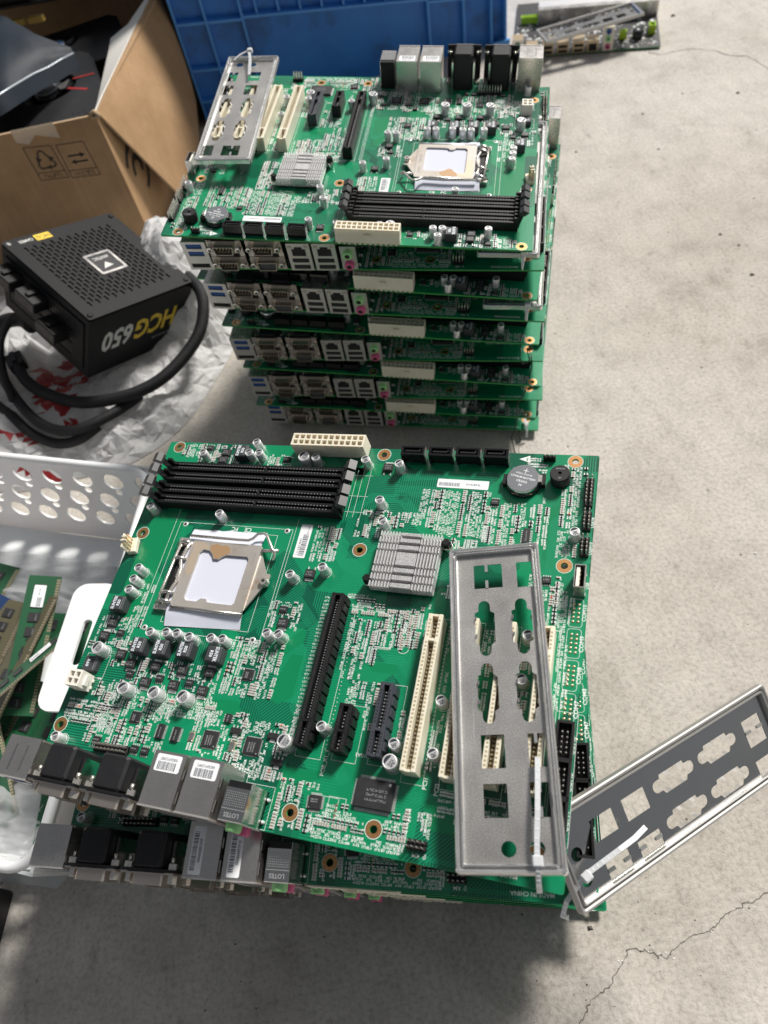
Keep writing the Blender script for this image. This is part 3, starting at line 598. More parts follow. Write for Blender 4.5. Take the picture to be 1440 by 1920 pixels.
part('expansion_slot', 'graphics_slot', slot, (7.6,89.5,11.2,'black_plastic','hole_dark',14,1.55,5.4,'ink_grey'), 164.3, 43.4, 0, (), 0)
part('expansion_slot', 'short_slot', slot, (7.6,25.6,11.2,'black_plastic','hole_dark',11,1.9,5.4,'ink_grey'), 185, 43.8, 0, (), 0)
part('expansion_slot', 'grey_slot', slot, (7.6,39.4,11.2,'slot_grey','hole_dark',14,1.9,6,'ink_grey'), 205.2, 44.4, 0, (), 0)
for u in (225.2, 245.4, 265.7, 286): part('expansion_slot', 'white_slot', slot, (8.4,85.6,13,'ivory_plastic','ivory_dark',70.5,2.2,0,'ivory_dark'), u, 39.6, 0, (), 0)
part('port_block', 'usb_block', usb_block, (), 11.2, -1.2, 0, [('usb_port','usb_port',usb_port,(),T(0,-.6,17.7)),('usb_port','usb_port',usb_port,(),T(0,-.6,25.5)),('video_port','video_port',video_port,(),T(0,-.6,4.7))], 0)
for i, u in enumerate((38.3, 72.6)):
    part('port_block', 'serial_block', serial_block, (), u, 0, 0, [('serial_port','serial_port',serial_port,(),T(0,-.3,24.2)),('serial_port' if i == 0 else 'display_port','serial_port' if i == 0 else 'display_port',serial_port,(bool(i),),T(0,-.3,7.4))], 0)
for i, u in enumerate((102.2, 124.2)): part('port_block', 'lan_block', lan_block, (), u, -1.0, 0, [('barcode_label',None,None,None,i)], 0)
part('port_block', 'audio_block', audio_block, (), 143.6, 0, 0, [('audio_jack','green_jack',audio_jack,('jack_green',),T(0,-.6,17.6)),('audio_jack','pink_jack',audio_jack,('jack_pink',),T(0,-.6,6.2))], 0)
part('barcode_label', 'tall_sticker', sticker, (8,24,0,4,'01-1103'), 127.2, 170.4, R(0), (), 0)
part('barcode_label', 'wide_sticker', sticker, (33,6.4,1,6,'TB-008TA10-01'), 223.6, 218.9, R(-1), (), 0)

FOOT = [(p[4], p[5], p[8]) for p in PARTS if p[8] > 0]
BLOCKS = [(12,186,152,224),(102,235,159,245),(50,104,106,174),(36,112,56,166),(180,139,220,178),(159,42,171,135),(180,42,192,71),(200,43,213,86),(220,38,230,127),(240,38,251,127),(260,38,271,127),(281,38,292,127),(294,22,305,80),(297,170,305,228),(0,-8,153,23),(122,157,133,184),(206,215,241,223),(180,232,252,242)]
def free(u, v, mrg=0.6):
    if not (1.5 < u < 303.5 and 1.5 < v < 242.5): return False
    if any((u-a)**2+(v-b_)**2 < (r+mrg)**2 for a, b_, r in FOOT): return False
    return not any(a-mrg < u < c+mrg and b_-mrg < v < d+mrg for a, b_, c, d in BLOCKS)
REG = [(12,231,30,243,'v',.9),(28,227,46,243,'v',.8),(84,226,104,236,'v',.8),(24,100,33,130,'v',.75),(4,86,31,106,'v',.8),(0,83,7,91,'u',.8),(22,74,40,91,'v',.8),(101,66,134,102,'v',.85),(17,54,36,66,'v',.7),
       (4,36,40,52,'u',.85),(24,26,78,58,'v',.92),(60,56,104,63,'u',.8),(66,50,106,58,'u',.9),(92,31,126,58,'v',.9),(121,24,153,55,'v',.85),(134,157,152,182,'v',.95),(199,181,244,214,'v',.85),(240,177,280,207,'v',.85),
       (166,124,205,139,'u',.85),(172,86,190,122,'v',.75),(192,106,210,130,'v',.85),(200,107,220,139,'v',.6),(154,2,178,28,'v',.75),(178,2,228,20,'u',.9),(224,3,241,24,'v',.8),(284,84,297,156,'v',.8),(180,58,201,86,'v',.7),(212,56,221,72,'v',.8),
       (231,44,240,124,'v',.55),(252,40,260,124,'v',.55),(272,40,280,124,'v',.5),(284,192,298,236,'v',.85),(262,226,276,241,'u',.7),(285,172,297,190,'v',.8),(222,140,240,180,'v',.8),(160,176,200,196,'v',.75),(118,110,140,128,'v',.7),(40,60,100,82,'v',.8),(272,142,296,160,'v',.8),(36,226,62,243,'v',.6),(240,20,296,36,'u',.5)]
def fill_board():
    rng = random.Random(11); silk, smd = MB(), MB()
    def chip(u, v, ang, kind):
        smd.M = T(0,0).copy(); smd.M = Matrix.Translation((u, v, 0)) @ Matrix.Rotation(ang, 4, 'Z')
        if kind == 'pad':
            for s_ in (-1, 1): smd.quad([(s_*.75-.4,-.45,.04),(s_*.75+.4,-.45,.04),(s_*.75+.4,.45,.04),(s_*.75-.4,.45,.04)], 'solder')
        else:
            h = {'tan':.8,'blk':.5,'dio':.9,'tr':1.0}[kind]; m_ = {'tan':'smd_tan','blk':'smd_black','dio':'diode_red','tr':'smd_black'}[kind]
            w = .45 if kind != 'tr' else .7
            smd.box(-.5,-w,.0,.5,w,h,m_,bottom=False)
            for s_ in (-1, 1): x0, x1 = sorted((s_*.5, s_*1.05)); smd.box(x0,-w,0,x1,w,h*.96,'solder',bottom=False)
        smd.M = I4
    for (u0, v0, u1, v1, d, dens) in REG:
        along = (v1-v0) if d == 'v' else (u1-u0); across = (u1-u0) if d == 'v' else (v1-v0)
        a = 0.9
        while a < across-.8:
            row = rng.choice(('smd','text','text','smd','text','mix')); width = 1.5 if row == 'text' else 2.5; p = rng.uniform(0, 3)
            while p < along:
                run = rng.randint(3, 8)
                on_ = rng.random() < dens+.1; kind = rng.choice(('tan','blk','pad','pad','tan')) if row != 'mix' else rng.choice(('tr','pad','text'))
                for _ in range(run):
                    u, v = (u0+a+width/2, v0+p) if d == 'v' else (u0+p, v0+a+width/2)
                    step = 1.05 if (row == 'text' or kind == 'text') else (1.45 if kind != 'tr' else 2.4)
                    if on_ and p < along and free(u, v):
                        ang = 0 if d == 'v' else PI/2
                        if row == 'text' or kind == 'text': glyph(silk, u-.5, v-.4, .74, 1.2, ang+PI/2, .05, 'silk', rng, .25)
                        else:
                            chip(u, v, ang, kind if rng.random() > .008 else 'dio')
                            if rng.random() < .85:
                                s_ = 1 if rng.random() < .5 else -1
                                silk.M = Matrix.Translation((u, v, 0)) @ Matrix.Rotation(ang, 4, 'Z')
                                silk.strip([(-1.25,.68),(1.25,.68)], .2, .05, 'silk'); silk.strip([(s_*1.3,-.68),(s_*1.3,.68)], .2, .05, 'silk'); silk.M = I4
                    p += step
                p += rng.uniform(.6, 2.2)
            a += width+rng.uniform(0, .3)
    # outlines and lettering
    def loop(pts, w=.22): silk.strip(pts+[pts[0]], w, .045, 'silk')
    for u, v in SMALL_CAPS: loop(circle(u, v, 3.6, 18), .2)
    for u, v in BIG_CAPS: loop(circle(u, v, 4.6, 20), .2)
    loop(rect(46.5,106,108.5,173)); loop(rect(34,100,118,178)); silk.strip([(30,100),(30,188)], .22, .045, 'silk'); silk.strip([(120,118),(120,186)], .2, .045, 'silk')
    for x in (0, 4, 9): silk.strip([(152+x,190),(152+x,226)], .2, .045, 'silk')
    for y in (194, 206, 222): silk.strip([(150,y),(163,y)], .2, .045, 'silk')
    for u0, u1, v0, v1 in [(158.6,173.5,40,135.5),(179.6,193.4,41,71.5),(199.8,213.6,42,86),(219.4,231.4,36,127.5),(239.6,251.2,36,127.5),(260,271.4,36,127.5),(280.2,292.6,36,127.5),(293.8,305,20,84),(4,21,65,80),(176,189,11,22.5),(183.6,193,9,23)]: loop(rect(u0,v0,u1,v1), .2)
    for v in (139.2, 121.5, 103.6, 85.6): loop(rrect(295.6,v-8.3,303,v+8.3,1.5,2), .2)
    loop(rrect(203.6,104.4,210,118,3,5), .25); loop(rect(188.6,106.6,199.4,116.4), .25)
    for u in (102.2, 124.2, 143.6): loop(rect(u-11,-.5,u+11,28.5) if u < 140 else rect(u-8,.5,u+9,22), .2)
    for k in range(18):     # pin field of the empty chip
        for q in ((190+k*.5,117,.25,1.3),(190+k*.5,105.9,.25,1.3),(188,107.4+k*.5,1.3,.25),(199.9,107.4+k*.5,1.3,.25)): smd.quad([(q[0]-q[2]/2,q[1]-q[3]/2,.04),(q[0]+q[2]/2,q[1]-q[3]/2,.04),(q[0]+q[2]/2,q[1]+q[3]/2,.04),(q[0]-q[2]/2,q[1]+q[3]/2,.04)], 'solder')
    for v in (139.2, 121.5, 103.6, 85.6):
        for i in range(2):
            for j in range(5): smd.lathe([(.85,.0),(.8,.25),(.3,.4)], 8, 'gold', 298+i*2.7, v-5.1+j*2.54)
    for k in range(4): smd.lathe([(.95,0),(.8,.3)], 10, 'gold', 188.4, 11.2+k*2.5+.5)
    for i in range(36): smd.lathe([(.4,0),(.2,.3)], 6, 'solder', 175+.3*(i % 2)-.0, 46+i*2.35)
    for k, u in enumerate((232.2, 252.4, 272.7)):
        for i in range(40): smd.lathe([(.38,0),(.2,.3)], 6, 'solder', u-1.2, 41+i*2.1)
    for i in range(38): line_text(silk, 152+(i % 2)*.3, 48+i*2.3, 3, .8, 1.1, 0, .05, 'silk', rng)
    for u, v, s_, sz, ang in [(153.6,61,'PCIE_X16',3.0,PI/2),(176.6,39,'PCIE_X1_1',3.0,PI/2),(232.6,37.5,'PCI1',3.2,PI/2),(239,35.4,'PCI2',3.2,PI/2),(258.6,34,'PCI3',3.0,PI/2),(279,31,'PCI4',3.0,PI/2),(303.6,67.6,'COM6',3.3,PI/2),(303.6,49.8,'COM5',3.3,PI/2),(303.6,31.6,'COM4',3.3,PI/2),(303.7,85.8,'COM7',3.3,PI/2),(303.7,104,'COM8',3.3,PI/2),(303.7,121.5,'COM9',3.3,PI/2),(303.8,139.5,'COM10',3.0,PI/2),
                              (304.2,196.6,'USB78',2.6,PI/2),(304.2,179.5,'USB910',2.6,PI/2),(304.2,156,'USB',2.4,PI/2),(272.5,3.4,'MADE IN CHINA',3.0,PI),(234,3.6,'KM',2.6,PI),(86,175.6,'CE',4.4,PI),(76.2,175.6,'FC',4.2,PI),(275,210,'JBAT',2.0,PI/2),(193,7.4,'CD_IN',2.4,PI/2),(195.8,46,'VGA2',2.6,PI),(273,235.4,'JCC',2.2,PI),(284,14.4,'LOP',2.2,PI/2)]:
        silk.text(s_, u, v, .05, sz, 'silk', ang)
    silk.quad([(256.6,239.6,.05),(263.8,236.9,.05),(263.2,242.4,.05)], 'silk'); silk.text('S', 261.6, 239.4, .08, 3.0, 'pour_green', PI)
    for (u, v) in SMALL_HOLES: smd.lathe([(1.9,0),(1.6,.2),(1.0,.2)], 14, 'solder', u, v, capm='hole_dark')
    # routed bundles and copper pours
    tr = MB()
    def bundle(pts, n, pitch, w=.26):
        for i in range(n):
            o = (i-(n-1)/2)*pitch; q = []
            for k, p in enumerate(pts):
                d0 = Vector(pts[k])-Vector(pts[max(k-1,0)]); d1 = Vector(pts[min(k+1,len(pts)-1)])-Vector(p)
                d0 = d0.normalized() if d0.length > 0 else d1.normalized(); d1 = d1.normalized() if d1.length > 0 else d0
                nn = Vector((-(d0+d1).y, (d0+d1).x)); nn.normalize(); c = max(.5, nn.dot(Vector((-d0.y, d0.x))))
                q.append((p[0]+nn.x*o/c, p[1]+nn.y*o/c))
            tr.strip(q, w, .02, 'trace_green')
    for pts, n, p in [([(303.2,28),(303.2,232)],4,.55),([(140,178),(150,168),(160,158),(172,152)],9,1.0),([(120,186),(150,176),(176,170)],8,.9),([(134,130),(146,118),(152,112),(152,66),(160,58)],9,.85),([(108,92),(128,100),(146,118)],6,.9),
                      ([(176,132),(182,126),(182,96),(190,88),(206,88)],8,.95),([(182,92),(190,100),(206,100),(214,92)],6,.9),([(208,138),(214,132),(214,100),(208,94)],7,.9),([(244,186),(256,198),(268,210),(276,216)],7,1.0),([(240,214),(256,214),(272,198),(274,170),(282,160)],7,1.0),
                      ([(184,222),(230,226),(250,226),(256,210)],6,.9),([(180,212),(206,212),(226,206)],9,.9),([(190,30),(186,36),(180,42)],7,.9),([(228,30),(240,30),(252,26),(284,26)],5,1.2),([(246,20),(290,20)],5,1.3),([(60,102),(60,108)],8,1.3),([(44,178),(60,186)],7,1.6),([(92,176),(112,186)],9,1.7),([(276,130),(276,160)],6,1.0),([(222,66),(214,66),(206,74)],4,1.0),([(180,3),(290,3)],3,.8),([(296,90),(288,98),(288,140),(294,148)],7,.9),([(235,46),(235,122)],6,.9),([(255.5,46),(255.5,122)],6,.9),([(276,46),(276,118)],6,.9),([(150,190),(150,226)],3,2.2),([(186,206),(200,192),(226,192)],8,.9),([(156,178),(156,196),(166,206),(184,206)],7,.9)]: bundle(pts, n, p)
    for poly, m_ in [([(234,30),(262,30),(262,22),(256,16),(238,16),(234,20)],'pour_green'),([(102,98),(118,98),(124,104),(124,112),(146,112),(146,104),(134,92),(118,92),(110,88)],'pour_green'),([(36,186),(36,150),(31,146),(31,110),(20,100),(10,118),(10,186)],'pour_green'),([(60,222.5),(156,222.5),(156,228),(120,228),(60,226)],'pour_dark'),([(184,232),(252,232),(256,226),(250,222),(244,228),(190,228)],'pour_green'),
                     ([(180,86),(198,86),(206,94),(206,98),(192,98),(180,92)],'pour_green'),([(280,162),(280,196),(286,202),(296,202),(296,206),(280,206),(270,196),(270,168)],'pour_green'),([(141,96),(150,96),(150,72),(140,66),(132,70)],'pour_green'),([(152,8),(160,26),(176,30),(176,34),(154,34)],'pour_green'),([(62,56),(104,64),(116,64),(120,58),(106,54)],'pour_green'),([(268,60),(272,60),(272,122),(268,122)],'pour_dark'),([(143,230),(166,232),(178,232),(178,224),(160,222),(160,206),(150,206)],'pour_green')]:
        tr.plate(poly, [], -.01, .012, m_)
    return silk.mesh('silkscreen'), smd.mesh('surface_parts'), tr.mesh('traces')
SILK, SMD, TRACE = fill_board()
pb = MB(); pb.plate(rrect(0,0,305,244,1.2,3), [circle(u,v,2.05,20) for u, v in HOLES], -1.6, 0, 'board_green', wall='board_edge'); PCB = pb.mesh('circuit_board')
pins = MB(); rngp = random.Random(5)
for u0, v0, u1, v1, n in [(104,237,158,243,30),(0,2,150,20,90),(160,42,290,126,200),(14,188,148,222,140),(180,234,250,241,24)]:
    for _ in range(n): u, v = rngp.uniform(u0,u1), rngp.uniform(v0,v1); pins.lathe([(.55,-1.6),(.3,-3.0)], 5, 'solder', u, v)
PINS = pins.mesh('pin_stubs')

CODES = [('00E2691539EF','00E2691539FC'),('006060001F0F','006060001F10')]
def make_board(label, Mx, keep=None, codes=0, silk=True):
    t = thing('motherboard', label, 'motherboard', Mx, 'green motherboards piled in two stacks')
    place(PCB, 'circuit_board', t)
    place(PINS, 'pin_stubs', t, kind='stuff')
    place(TRACE, 'traces', t, kind='stuff'); place(SILK, 'silkscreen', t, kind='stuff'); place(SMD, 'surface_parts', t, kind='stuff')
    for (name, key, fn, args, u, v, ang, subs, rad, z) in PARTS:
        if keep and not keep(u, v, name): continue
        p = place(comp(key, fn, *args), name, t, T(u, v, z, ang))
        for sname, skey, sfn, sargs, sM in subs:
            if skey is None:
                i = sM; code = CODES[codes][i]
                me = comp('lan_label_'+code, lan_label, code, codes, 20+i)
                place(me, sname, p, T(0 if codes == 0 else -3.4, 21.4 if codes == 0 else 13, 28.45))
            else: place(comp(skey, sfn, *sargs), sname, p, sM)
    return t

# ------------------------------------------------------------------ port brackets (rear shields) with their cable ties
BL_, BW = 167.0, 49.0
def dcut(cx, cy):                       # D-sub cut-out with round screw ears, long axis along y
    out = []
    def arc(x, y, r, a0, a1, n=6): return [(x+r*math.cos(R(a0+(a1-a0)*i/n)), y+r*math.sin(R(a0+(a1-a0)*i/n))) for i in range(n+1)]
    out += arc(cx, cy+12.6, 3.2, 0, 180); out += [(cx-3.2,cy+9.6),(cx-5.2,cy+9.0),(cx-5.2,cy-9.0),(cx-3.2,cy-9.6)]
    out += arc(cx, cy-12.6, 3.2, 180, 360); out += [(cx+3.2,cy-9.6),(cx+5.4,cy-8.2),(cx+5.4,cy+8.2),(cx+3.2,cy+9.6)]
    return out
CUTS = [rect(13,142.6,28.6,157),rect(36.6,141.8,44.8,157),dcut(17.8,119.3),dcut(37.6,119.3),dcut(17.8,83.8),dcut(37.6,83.8),rect(13.2,46.2,24.8,62.4),rect(36.2,46.4,44.6,62.4),rect(13.4,23.6,24.8,39),rect(35.6,23.8,44.4,39.4),circle(24.0,10.2,3.5,18),circle(37.0,10.3,3.5,18)]
def bracket_mesh(face, rim):
    b = MB(); b.plate(rrect(3.0,3.0,BW-3.0,BL_-3.0,1,2), CUTS, .8, 1.15, face); f = b.mesh('bracket_face')
    b = MB()
    prof = [(4.0,1.18),(3.7,3.4),(3.3,4.0),(2.8,4.0),(2.5,3.2),(2.3,2.0),(1.8,1.8),(1.5,3.2),(.9,4.0),(.1,4.1),(-.5,3.4),(-.8,.2),(-.5,0),(3.4,.6),(3.6,.75)]
    loops = []
    for d, z in prof: loops.append([(x, y, z) for x, y in rrect(d, d, BW-d, BL_-d, max(.5, 1.8-d*.3), 3)])
    n = len(loops[0]); vs = [p for l in loops for p in l]
    b.add(vs, [(k*n+i, k*n+(i+1)%n, ((k+1)%len(loops))*n+(i+1)%n, ((k+1)%len(loops))*n+i) for k in range(len(loops)) for i in range(n)], rim); r = b.mesh('bracket_rim')
    b = MB()
    for x, y in ((17.8,119.3),(37.6,119.3),(17.8,83.8),(37.6,83.8)):
        for dy in (-5, 5):
            b.add([(x-5.2,y+dy-1.4,1.1),(x-5.2,y+dy+1.4,1.1),(x-4.0,y+dy+1.0,3.4),(x-4.0,y+dy-1.0,3.4)], [(0,1,2,3)], rim); b.add([(x+5.4,y+dy-1.4,.8),(x+5.4,y+dy+1.4,.8),(x+4.4,y+dy+1.0,-1.6),(x+4.4,y+dy-1.0,-1.6)], [(3,2,1,0)], rim)
    for x, y0, sgn in ((20,157,-1),(20,142.6,1),(40,39.4,-1),(40,62.4,-1),(40,46.4,1),(40,23.8,1)): y0, y1 = sorted((y0, y0+sgn*4.6)); b.box(x-.8,y0,.4,x+.8,y1,1.6,rim)
    return f, r, b.mesh('spring_tab')
BR_BRIGHT = bracket_mesh('bracket_steel', 'bracket_rim'); BR_POL = bracket_mesh('bracket_polished', 'bracket_rim_dull')
def bracket(label, Mx, kind=BR_BRIGHT):
    t = thing('port_bracket', label, 'metal bracket', Mx, 'metal port brackets tied to the boards')
    place(kind[0], 'face_plate', t); place(kind[1], 'rim', t); place(kind[2], 'spring_tabs', t, kind='stuff'); return t
def cable_tie(label, pts, head, Mx=I4, r=1.1, mname='tie_nylon'):
    """pts / head in metres in the frame Mx: a flat ribbed strap bent along pts with a square head"""
    t = thing('cable_tie', label, 'cable tie', Mx, 'white cable ties')
    b = MB(); P = [Vector(p)*1000 for p in pts]; w = 1.25; vs = []
    for i, p in enumerate(P):
        d = (P[min(i+1,len(P)-1)]-P[max(i-1,0)]).normalized(); s_ = d.cross(Vector((0,0,1)))
        s_ = s_.normalized() if s_.length > .05 else Vector((1,0,0)); nn = s_.cross(d)
        vs += [tuple(p+s_*w+nn*.5), tuple(p-s_*w+nn*.5), tuple(p-s_*w-nn*.5), tuple(p+s_*w-nn*.5)]
    fs = [(i*4+k, i*4+(k+1)%4, (i+1)*4+(k+1)%4, (i+1)*4+k) for i in range(len(P)-1) for k in range(4)]+[(3,2,1,0), tuple(range(len(vs)-4,len(vs)))]
    b.add(vs, fs, mname)
    for i in range(len(P)-1):
        for k in range(3):
            c = P[i].lerp(P[i+1], k/3); d = (P[i+1]-P[i]).normalized(); s_ = d.cross(Vector((0,0,1)))
            if s_.length < .05: continue
            s_.normalize(); nn = s_.cross(d)
            b.add([tuple(c+s_*.8+nn*.5), tuple(c-s_*.8+nn*.5), tuple(c-s_*.8+nn*.72+d*.4), tuple(c+s_*.8+nn*.72+d*.4)], [(0,1,2,3)], mname)
    b.build('strap', t)
    hb = MB(); hp, hd = Vector(head[0])*1000, Vector(head[1]).normalized(); s_ = hd.cross(Vector((0,0,1))).normalized(); nn = s_.cross(hd)
    hb.M = Matrix(((s_.x,hd.x,nn.x,hp.x),(s_.y,hd.y,nn.y,hp.y),(s_.z,hd.z,nn.z,hp.z),(0,0,0,1))); hb.cbox(-2.4,-2.4,-1.8,2.4,2.4,1.8,mname,.5); hb.build('head', t)
    return t

# ------------------------------------------------------------------ the near stack
NEAR = axes(Vector((-0.23878052,0.1626323,0.22416748)), Vector((0.9100774,-0.40419741,0.09156187)), Vector((0.40495687,0.91178736,0.06821834)), Vector((-0.1110608,-0.02500585,0.99349897)))
def keep_ports(u, v, n): return v < 60 or u > 280
def keep_front(u, v, n): return (v > 205 and n not in ('memory_slot',)) or (n == 'port_block')
make_board('top green motherboard of the near stack, lying under a bright silver bracket', NEAR)
NEAR2 = pose(-.053,.194,.216,-.29,.102,.08)
make_board('second motherboard from the top of the near stack, white barcode strips on its ports', NEAR2, keep_ports, 1)
def flip(Mx): return Mx @ Matrix.Translation((.305,.244,0)) @ Matrix.Rotation(PI, 4, 'Z')
for (x, y, z, yaw, tx, ty, fl, lab) in [
    (-.0525,.1961,.188,-.2819,.06,.05,1,'green motherboard third from the top of the near stack, turned the other way round'),
    (-.0468,.1977,.152,-.2796,.045,.04,0,'green motherboard fourth from the top of the near stack, showing a row of serial plugs'),
    (-.0433,.1986,.132,-.2777,.03,.03,1,'green motherboard in the middle of the near stack, turned the other way round'),
    (-.0374,.2,.094,-.2749,.02,.02,0,'green motherboard low in the near stack, two serial plugs sticking out below'),
    (-.0346,.201,.077,-.274,.012,.01,1,'green motherboard third from the floor in the near stack'),
    (-.0291,.2026,.041,-.2715,.006,.004,0,'green motherboard second from the floor in the near stack'),
    (-.0255,.2047,.0085,-.2706,0,0,1,'lowest green motherboard of the near stack, lying on the concrete')]:
    M_ = pose(x, y, z, yaw, tx, ty)
    make_board(lab, flip(M_) if fl else M_, (lambda u, v, n: keep_front(u, v, n) or u < 24) if fl else (lambda u, v, n: v < 30 or u > 280), 0)
# paper in the processor sockets
def paper(label, Mx, seed):
    b = MB(); nu, nv = 10, 16; rng = random.Random(seed); vs = []
    for j in range(nv+1):
        for i in range(nu+1):
            s_, t_ = i/nu, j/nv
            u = (50.4+(46.6-50.4)*t_)*(1-s_)+(103+(101-103)*t_)*s_; v = (103.3+(172.6-103.3)*t_)*(1-s_)+(106.6+(174-106.6)*t_)*s_
            d = max(0, abs(t_-.5)-.34)/.16; z = 3.6-3.2*min(1, d)**1.2+.25*math.sin(s_*5+seed)*(d > .2)+rng.uniform(-.05,.05)
            if t_ > .99: v += rng.uniform(-.5,.5)
            vs.append((u, v, max(.3, z)))
    b.add(vs, [(j*(nu+1)+i, j*(nu+1)+i+1, (j+1)*(nu+1)+i+1, (j+1)*(nu+1)+i) for j in range(nv) for i in range(nu)], 'paper_white', True)
    b.v = [(p[0], p[1], p[2]) for p in b.v]
    o = b.build('paper_sheet', None, Mx); return tag(o, label, 'paper', 'white papers in the processor sockets')
paper('white paper slip under the socket frame of the near top motherboard', NEAR, 1)
# brackets on the near stack
def on_board(Mx, cu, cv, w, deg): return Mx @ Matrix.Translation((cu*.001, cv*.001, w*.001)) @ Matrix.Rotation(R(deg), 4, 'Z') @ Matrix.Translation((-BW*.0005, -BL_*.0005, 0))
SH1 = on_board(NEAR, 266.8, 84.5, 13.9, 10.55)
bracket('bright silver bracket lying across the white slots of the near top motherboard', SH1)
def rot3(a, b_, c): return Matrix.Rotation(a, 4, 'Z') @ Matrix.Rotation(b_, 4, 'X') @ Matrix.Rotation(c, 4, 'Y')
SH2 = Matrix.Translation((.0405,.0746,.241)) @ rot3(-1.235,-.3006,.5708)
bracket('dark reflecting bracket hanging out over the concrete beside the near stack', SH2, BR_POL)
def P3(Mx, *pts): return [tuple(Mx @ Vector((x*.001, y*.001, z*.001))) for x, y, z in pts]
cable_tie('white cable tie looped through the round holes of the bright near bracket', P3(SH1,(40.2,50,5.2),(39.6,40,6.2),(38.6,26,7.2),(37.4,14,7),(36.8,6,6.2),(36.8,1,5.4),(36.4,-4,1),(36.2,-7,-5)), (P3(SH1,(36.9,4.5,6))[0], (Matrix(SH1).to_3x3() @ Vector((0,1,0)))))
cable_tie('white cable tie holding the dark bracket at the near stack corner', P3(SH2,(26,47,12),(27,38,13),(28,28,12),(30,18,9),(32,10,6),(36,3,3),(42,-3,-2),(49,-6,-6),(53,-2,-9)), (P3(SH2,(33,8,6.4))[0], (Matrix(SH2).to_3x3() @ Vector((-.3,1,.2)))))

# ------------------------------------------------------------------ the far stack
FAR = axes(Vector((-0.12533237,0.57044384,0.2903011)), Vector((0.94114831,-0.32660218,-0.08701081)), Vector((0.32763478,0.94412387,0.03585475)), Vector((0.07043909,-0.0622527,0.99557166)))
FART = flip(FAR)
make_board('top green motherboard of the far stack, under a silver bracket beside the blue crate', FART)
paper('white paper slip under the socket frame of the far top motherboard', FART, 2)
SH3 = on_board(FART, 272.6, 83.4, 14.2, 3.6)
bracket('silver bracket lying on the far top motherboard, next to the cardboard box', SH3)
cable_tie('white cable tie knotted through the bracket on the far top motherboard', P3(SH3,(22,38,6),(23,26,8),(24,16,9),(26,7,10),(29,1,9),(36,3,7),(42,8,4.5)), (P3(SH3,(26.5,2,10))[0], (Matrix(SH3).to_3x3() @ Vector((0,1,0)))))
def edge_board(Lp, Rp, vs_):
    L_, R_ = Vector(Lp), Vector(Rp); U = (R_-L_).normalized(); h = Vector((-U.y, U.x, 0)).normalized(); V = (h+Vector((0,0,vs_))); V = (V-U*V.dot(U)).normalized()
    return axes(L_, U, V, U.cross(V))
ORD = ['second','third','fourth','fifth','sixth','seventh','eighth','ninth','lowest']
FARB = [((-.114,.578,.248),(.174,.479,.236),.10,0),((-.115,.587,.231),(.1655,.468,.2165),.0,1),((-.110,.581,.201),(.1725,.469,.1905),.07,0),((-.111,.589,.172),(.1715,.477,.157),.0,1),((-.108,.585,.130),(.1815,.490,.121),.07,0),((-.107,.588,.115),(.1765,.477,.1015),.0,1),((-.106,.586,.0755),(.1835,.488,.068),.05,0),((-.110,.592,.0545),(.1755,.485,.0465),-.02,1),((-.103,.602,.0135),(.1845,.498,.009),.0,0)]
far_mats = []
for k, (l, r_, vs_, fl) in enumerate(FARB):
    M_ = edge_board(l, r_, vs_); far_mats.append(M_)
    lab = f'{ORD[k]} green motherboard from the top of the far stack, ' + ('its cream power socket facing out' if fl else 'its port row facing out')
    if k == 8: lab = 'lowest green motherboard of the far stack, lying on the concrete'
    make_board(lab, flip(M_) if fl else M_, (lambda u, v, n: (v > 205 and n != 'memory_slot') or u < 24) if fl else (lambda u, v, n: v < 32 or u > 280), 0)
SH4 = on_board(far_mats[0], 276.5, 84, 13, -1.0); bracket('silver bracket tucked under the top board at the right edge of the far stack', SH4)
SH5 = on_board(far_mats[2], 274, 83, 13, 2.0); bracket('silver bracket sticking out at the third board of the far stack', SH5)
for sh, lab in ((SH4,'white cable tie hanging from the bracket under the top board of the far stack'),(SH5,'white cable tie hanging from the bracket at the third board of the far stack')):
    cable_tie(lab, P3(sh,(38,20,4),(38,10,6),(37.6,3,7),(37.2,-1,6),(36.8,-3.4,0),(36.6,-4.4,-8)), (P3(sh,(37.4,0,6.6))[0], (Matrix(sh).to_3x3() @ Vector((0,1,0)))))
M8 = far_mats[8]
cable_tie('short white cable tie at the corner of the lowest far board', P3(M8,(290,12,4),(291,5,6),(292,0,7),(293,-5,2),(293,-7,-4)), (P3(M8,(291.5,3,6))[0], (0,1,0)))
b = MB(); M4 = far_mats[4]; q = P3(M4,(283,4,22),(283,-2,6),(286,-5,1),(291,-4,3),(294,2,6)); q = [tuple(Vector(p)*1000) for p in q]
b.tube(q, .5, 6, 'wire_black'); q2 = [tuple(Vector(p)*1000) for p in P3(M4,(291,14,2),(294,3,3),(295,-4,-4))+P3(far_mats[6],(286,-6,14),(280,-8,2))+P3(far_mats[8],(281,-8,12),(277,-14,3))]+[(150,462,2),(146,436,1.2)]
b.tube(q2, .55, 6, 'wire_black'); tag(b.build('wire'), 'thin black wire dangling down the front right corner of the far stack', 'wire')
